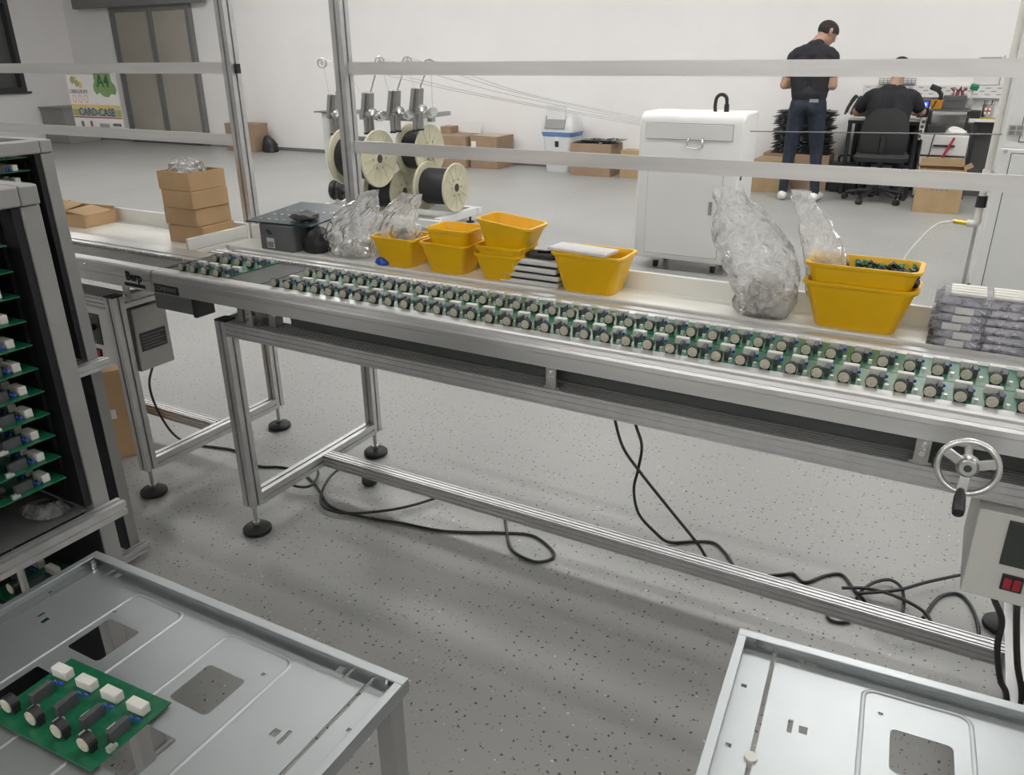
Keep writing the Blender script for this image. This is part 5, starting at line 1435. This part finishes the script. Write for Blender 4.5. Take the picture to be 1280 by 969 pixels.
for k in range(4):
    MB().box(-0.065+0.038*k, -0.042+0.038*k, -d_-0.0015, -d_-0.0005, 0.200, 0.245).build('shipping_mark', 'print_grey', t)
for k in range(4):
    MB().box(-0.060+0.038*k, -0.047+0.038*k, -d_-0.0022, -d_-0.0016, 0.208, 0.232).build('mark_centre', 'cardboard_tan', t)

# ================================================================== OFFICE CHAIR
t = thing('office_chair', 'black office chair on a five star base with the seated man on it', 'office chair', (-0.755, 8.64, 0), 0.04)
bk = MB()
def back_fn(side):
    def fn(u, v):
        a = (u-0.5)*2
        z = 0.40+0.47*v
        wv = 0.212*(1-0.14*max(0, (v-0.5)/0.5)**2.0)*(1-0.06*(1-v))
        return (a*wv, -0.125+0.045*a*a*-1*-0.8 + (0.0 if side else 0.040) - 0.03*math.sin(v*PI)*0.6, z - 0.085*abs(a)**3*(v**2) + 0.04*abs(a)**3*(1-v)**2)
    return fn
n1, n2 = 18, 14
f0, f1 = back_fn(True), back_fn(False)
vs = [f0(i/(n1-1), j/(n2-1)) for j in range(n2) for i in range(n1)] + [f1(i/(n1-1), j/(n2-1)) for j in range(n2) for i in range(n1)]
fs = []
K = n1*n2
for j in range(n2-1):
    for i in range(n1-1):
        q = (j*n1+i, j*n1+i+1, (j+1)*n1+i+1, (j+1)*n1+i)
        fs += [q, tuple(K+x for x in reversed(q))]
edge = [i for i in range(n1)] + [j*n1+n1-1 for j in range(1, n2)] + [(n2-1)*n1+i for i in range(n1-2, -1, -1)] + [j*n1 for j in range(n2-2, 0, -1)]
for a, b in zip(edge, edge[1:]+edge[:1]):
    fs.append((a, b, K+b, K+a))
bk.add(vs, fs)
bk.build('backrest', 'chair_black', t, smooth=True)
MB().tube([(0, -0.160, 0.62), (0, -0.165, 0.50), (0, -0.13, 0.385), (0, 0.0, 0.375)], 0.026, n=10).build('back_bracket', 'black_plastic', t, smooth=True)
ringloft('seat', [(0.20, 0.19, 0.390), (0.235, 0.225, 0.400), (0.24, 0.23, 0.435), (0.215, 0.205, 0.462)], 'chair_black', t, r=0.09)
MB().cyl((0, 0, 0.10), (0, 0, 0.3895), 0.024, n=14).cyl((0, 0, 0.06), (0, 0, 0.12), 0.04, n=14).build('gas_lift', 'black_plastic', t, smooth=True)
for k in range(5):
    a = 2*PI*k/5+0.5
    c, s = math.cos(a), math.sin(a)
    arm = MB().tube([(0.03*c, 0.03*s, 0.105), (0.16*c, 0.16*s, 0.095), (0.27*c, 0.27*s, 0.072)], 0.020, n=8, sub=4).build('base_arm', 'black_plastic', t, smooth=True)
    MB().cyl((0.28*c-0.022*s, 0.28*s+0.022*c, 0.028), (0.28*c+0.022*s, 0.28*s-0.022*c, 0.028), 0.028, n=16).build('caster_wheel', 'black_rubber', arm)
# ================================================================== PEOPLE
def capsule(mb, p0, p1, r0, r1, n=14, k=5):
    p0, p1 = Vector(p0), Vector(p1)
    d = (p1-p0)
    L = d.length
    prof = []
    for i in range(k+1):
        a = PI/2*(1-i/k)
        prof.append((max(r0*math.cos(a), 1e-4), -r0*math.sin(a)))
    for i in range(k+1):
        a = PI/2*i/k
        prof.append((max(r1*math.cos(a), 1e-4), L+r1*math.sin(a)))
    mb.lathe(prof, p0, d if L > 1e-6 else (0, 0, 1), n=n)

def seg_dist(p, a, b, r0, r1):
    ab = b-a
    l2 = ab.length_squared
    t = 0 if l2 < 1e-9 else max(0, min(1, (p-a).dot(ab)/l2))
    return (p-(a+ab*t)).length-(r0+(r1-r0)*t)

def figure(name, label, loc, rz, segs, mats, voxel=0.0085):
    """segs: (material key, p0, p1, r0, r1); one continuous skin grown over all of them"""
    mb = MB()
    for m, p0, p1, r0, r1 in segs:
        capsule(mb, p0, p1, r0, r1)
    me = mb.mesh('body')
    tmp = bpy.data.objects.new('body_tmp', me)
    C.objects.link(tmp)
    rm = tmp.modifiers.new('r', 'REMESH')
    rm.mode = 'VOXEL'
    rm.voxel_size = voxel
    sm = tmp.modifiers.new('s', 'SMOOTH')
    sm.iterations = 4
    sm.factor = 0.5
    dg = bpy.context.evaluated_depsgraph_get()
    body = bpy.data.meshes.new_from_object(tmp.evaluated_get(dg))
    bpy.data.objects.remove(tmp, do_unlink=True)
    keys = list(mats)
    body.materials.clear()
    for k in keys:
        body.materials.append(M[mats[k]])
    S = [(keys.index(m), Vector(p0), Vector(p1), r0, r1) for m, p0, p1, r0, r1 in segs]
    for f in body.polygons:
        c = f.center
        best, bi = 1e9, 0
        for mi, a, b, r0, r1 in S:
            dd = seg_dist(c, a, b, r0, r1)
            if dd < best:
                best, bi = dd, mi
        f.material_index = bi
        f.use_smooth = True
    t = thing(name, label, 'person', loc, rz)
    o = bpy.data.objects.new('body', body)
    C.objects.link(o)
    o.parent = t
    return t

def hand(segs, wrist, direction, up, s=1.0, curl=0.5):
    """palm, four unequal bent fingers and a thumb leaving the palm's side"""
    w = Vector(wrist)
    d = Vector(direction).normalized()
    u = Vector(up)
    u = (u-d*u.dot(d)).normalized()
    side = d.cross(u)
    for k in (-1, 0, 1):
        segs.append(('skin', w+side*(0.022*k*s), w+d*0.085*s+side*(0.026*k*s), 0.016*s, 0.014*s))
    for k, L in ((-1.5, 0.062), (-0.5, 0.076), (0.5, 0.080), (1.5, 0.070)):
        b = w+d*0.088*s+side*(0.0195*k*s)
        m1 = b+(d-u*curl*0.6).normalized()*L*0.5*s
        m2 = m1+(d-u*curl*1.6).normalized()*L*0.5*s
        segs.append(('skin', b, m1, 0.0095*s, 0.0088*s))
        segs.append(('skin', m1, m2, 0.0088*s, 0.0078*s))
    b = w+d*0.030*s+side*0.034*s
    m1 = b+(d*0.7+side*0.8-u*0.2).normalized()*0.040*s
    m2 = m1+(d+side*0.2-u*0.4).normalized()*0.032*s
    segs.append(('skin', b, m1, 0.0115*s, 0.010*s))
    segs.append(('skin', m1, m2, 0.010*s, 0.0085*s))

def head_segs(c, look, up, s=1.0):
    """skull, jaw, nose, ears and neck joint; hair is added as its own child"""
    c = Vector(c)
    f = Vector(look).normalized()
    u = Vector(up)
    u = (u-f*u.dot(f)).normalized()
    r = f.cross(u)
    S = []
    S.append(('skin', c+u*0.028*s-f*0.022*s, c+u*0.020*s+f*0.026*s, 0.078*s, 0.072*s))
    S.append(('skin', c-u*0.03*s+f*0.02*s, c-u*0.085*s+f*0.052*s, 0.062*s, 0.038*s))
    S.append(('skin', c+u*0.012*s+f*0.094*s, c-u*0.022*s+f*0.108*s, 0.009*s, 0.013*s))
    for k in (-1, 1):
        S.append(('skin', c+r*(0.076*k*s)-u*0.020*s-f*0.004*s, c+r*(0.084*k*s)+u*0.018*s-f*0.016*s, 0.011*s, 0.015*s))
        S.append(('skin', c+r*0.020*k*s-u*0.048*s+f*0.086*s, c+r*0.004*k*s-u*0.050*s+f*0.090*s, 0.009*s, 0.010*s))
    return S, f, u, r
def hair_cap(t, c, f, u, r, s=1.0, nape=1.0):
    """short cropped hair as a cap hugging the skull, lower at the nape"""
    c = Vector(c)
    mb = MB()
    def fn(a, v):
        ang = 2*PI*a
        front = math.cos(ang)
        low = -0.40 - 0.55*max(0, -front) + 0.55*max(0, front)
        th = (1-v)*(PI/2) + v*math.asin(max(-0.95, min(0.95, low)))
        cz, sz = math.sin(th), math.cos(th)
        if nape > 1.0 and front < 0 and cz < 0:
            sz = max(sz, 0.92)
        p = c+u*(0.028*s+0.085*s*cz*(nape if cz < 0 and front < 0 else 1.0))+f*(0.002*s+0.104*s*sz*math.cos(ang))+r*(0.084*s*sz*math.sin(ang))
        return p
    mb.grid(fn, 36, 14, cu=True)
    mb.build('hair', 'hair_dark', t, smooth=True)
    for k in (-1, 1):
        e = c+r*(0.030*k*s)+u*0.002*s+f*0.0985*s
        MB().lathe([(0.0, -0.009*s), (0.007*s, -0.005*s), (0.009*s, 0), (0.007*s, 0.005*s), (0.0, 0.009*s)], e, f, n=10).build('eye', 'paper_white', t, smooth=True)
        MB().cyl(e+f*0.0085*s, e+f*0.0098*s, 0.004*s, n=10).build('iris', 'print_dark', t)

# ---- standing man: seen from behind, head bowed and turned to the right
s = []
P0 = Vector((0, 0, 0))
# legs (local origin on the floor between the feet at X -1.42, Y 8.36)
hipL, kneeL, ankL = (-0.105, 0.0, 0.86), (-0.140, 0.01, 0.47), (-0.155, -0.02, 0.10)
hipR, kneeR, ankR = (0.065, 0.0, 0.86), (0.105, 0.03, 0.47), (0.145, -0.01, 0.10)
for h, k, a in ((hipL, kneeL, ankL), (hipR, kneeR, ankR)):
    s.append(('jeans', h, k, 0.090, 0.062))
    s.append(('jeans', k, a, 0.060, 0.044))
s.append(('jeans', (-0.095, 0.0, 0.90), (0.055, 0.0, 0.90), 0.092, 0.092))
s.append(('jeans', (-0.080, -0.045, 0.87), (-0.080, -0.045, 0.87), 0.075, 0.075))
s.append(('jeans', (0.045, -0.045, 0.87), (0.045, -0.045, 0.87), 0.075, 0.075))
# trunk
s.append(('shirt', (-0.095, 0.0, 0.99), (0.050, 0.0, 0.99), 0.092, 0.092))
s.append(('shirt', (-0.100, 0.01, 1.02), (-0.115, 0.03, 1.26), 0.096, 0.108))
s.append(('shirt', (0.050, 0.01, 1.02), (0.045, 0.03, 1.26), 0.096, 0.108))
s.append(('shirt', (-0.165, 0.025, 1.335), (0.095, 0.035, 1.335), 0.078, 0.078))
s.append(('shirt', (-0.110, 0.03, 1.36), (0.040, 0.045, 1.365), 0.075, 0.070))
s.append(('shirt', (-0.055, 0.045, 1.40), (-0.015, 0.06, 1.425), 0.066, 0.060))
# arms: short sleeves, elbows out, forearms forward to the work in front of the chest
shL, elL, wrL = (-0.205, 0.02, 1.315), (-0.265, 0.005, 1.075), (-0.150, 0.225, 1.075)
shR, elR, wrR = (0.135, 0.035, 1.315), (0.175, 0.010, 1.070), (0.090, 0.235, 1.085)
for sh, el, wr in ((shL, elL, wrL), (shR, elR, wrR)):
    sh, el, wr = Vector(sh), Vector(el), Vector(wr)
    mid = sh.lerp(el, 0.58)
    s.append(('shirt', sh, mid, 0.066, 0.056))
    s.append(('skin', mid, el, 0.046, 0.042))
    s.append(('skin', el, wr, 0.042, 0.029))
hand(s, wrL, (0.55, 0.75, 0.05), (0, 0, 1), 1.0, 0.7)
hand(s, wrR, (-0.45, 0.80, 0.05), (0, 0, 1), 1.0, 0.7)
# neck and head
hc = Vector((0.040, 0.135, 1.525))
s.append(('skin', (-0.040, 0.060, 1.425), (0.012, 0.105, 1.485), 0.056, 0.058))
hs, hf, hu, hr = head_segs(hc, (0.62, 0.55, -0.48), (0.15, 0.2, 1.0))
s += hs
# shoes
for a, dx in ((ankL, -0.02), (ankR, 0.03)):
    s.append(('shoe', (a[0], a[1]-0.03, 0.045), (a[0]+dx*0.4, a[1]+0.06, 0.042), 0.043, 0.042))
    s.append(('shoe', (a[0]+dx*0.4, a[1]+0.06, 0.040), (a[0]+dx, a[1]+0.17, 0.034), 0.041, 0.034))
man = figure('person', 'standing person in black T-shirt and dark jeans, head bowed over their hands', (-1.425, 8.37, 0.001), 0.0, s, {'skin': 'skin', 'shirt': 'shirt_black', 'jeans': 'jeans_navy', 'shoe': 'shoe_white'})
hair_cap(man, hc, hf, hu, hr)
MB().box(0.005, 0.085, -0.1085, -0.1025, 0.925, 0.955).build('belt_patch', 'cabinet_grey', man)

# ---- seated man: seen from behind, bent over the desk
s = []
s.append(('jeans', (-0.085, 0.0, 0.555), (0.085, 0.0, 0.555), 0.098, 0.098))
for k in (-1, 1):
    s.append(('jeans', (0.095*k, 0.02, 0.555), (0.150*k, 0.34, 0.560), 0.088, 0.064))
    s.append(('jeans', (0.150*k, 0.34, 0.555), (0.150*k, 0.28, 0.105), 0.058, 0.044))
    s.append(('shoe', (0.150*k, 0.25, 0.045), (0.155*k, 0.34, 0.042), 0.042, 0.041))
    s.append(('shoe', (0.155*k, 0.34, 0.040), (0.165*k, 0.44, 0.034), 0.040, 0.034))
s.append(('shirt', (-0.075, 0.02, 0.64), (0.075, 0.02, 0.64), 0.100, 0.100))
s.append(('shirt', (-0.085, 0.03, 0.66), (-0.095, 0.16, 0.90), 0.102, 0.112))
s.append(('shirt', (0.085, 0.03, 0.66), (0.095, 0.16, 0.90), 0.102, 0.112))
s.append(('shirt', (-0.150, 0.18, 0.955), (0.150, 0.18, 0.955), 0.084, 0.084))
s.append(('shirt', (-0.060, 0.19, 0.995), (0.060, 0.19, 0.995), 0.072, 0.072))
s.append(('shirt', (0.0, 0.20, 1.02), (0.005, 0.22, 1.045), 0.066, 0.060))
for k, el, wr in ((-1, (-0.300, 0.225, 0.815), (-0.165, 0.44, 0.800)), (1, (0.275, 0.225, 0.830), (0.200, 0.46, 0.800))):
    sh, el, wr = Vector((0.190*k, 0.175, 0.945)), Vector(el), Vector(wr)
    mid = sh.lerp(el, 0.66)
    s.append(('shirt', sh, mid, 0.072, 0.060))
    s.append(('skin', mid, el, 0.047, 0.043))
    s.append(('skin', el, wr, 0.043, 0.030))
    hand(s, wr, (-0.35*k, 0.9, -0.02), (0, 0, 1), 1.0, 0.35)
hc = Vector((0.025, 0.285, 1.205))
s.append(('skin', (0.008, 0.215, 1.055), (0.020, 0.260, 1.150), 0.057, 0.060))
hs, hf, hu, hr = head_segs(hc, (0.10, 0.85, -0.55), (0, 0.4, 1.0))
s += hs
man2 = figure('person', 'seated person in black T-shirt bent over the work desk, back turned', (-0.765, 8.645, 0.002), 0.0, s, {'skin': 'skin', 'shirt': 'shirt_black', 'jeans': 'jeans_navy', 'shoe': 'black_rubber'})
hair_cap(man2, hc, hf, hu, hr, 1.0, 1.45)
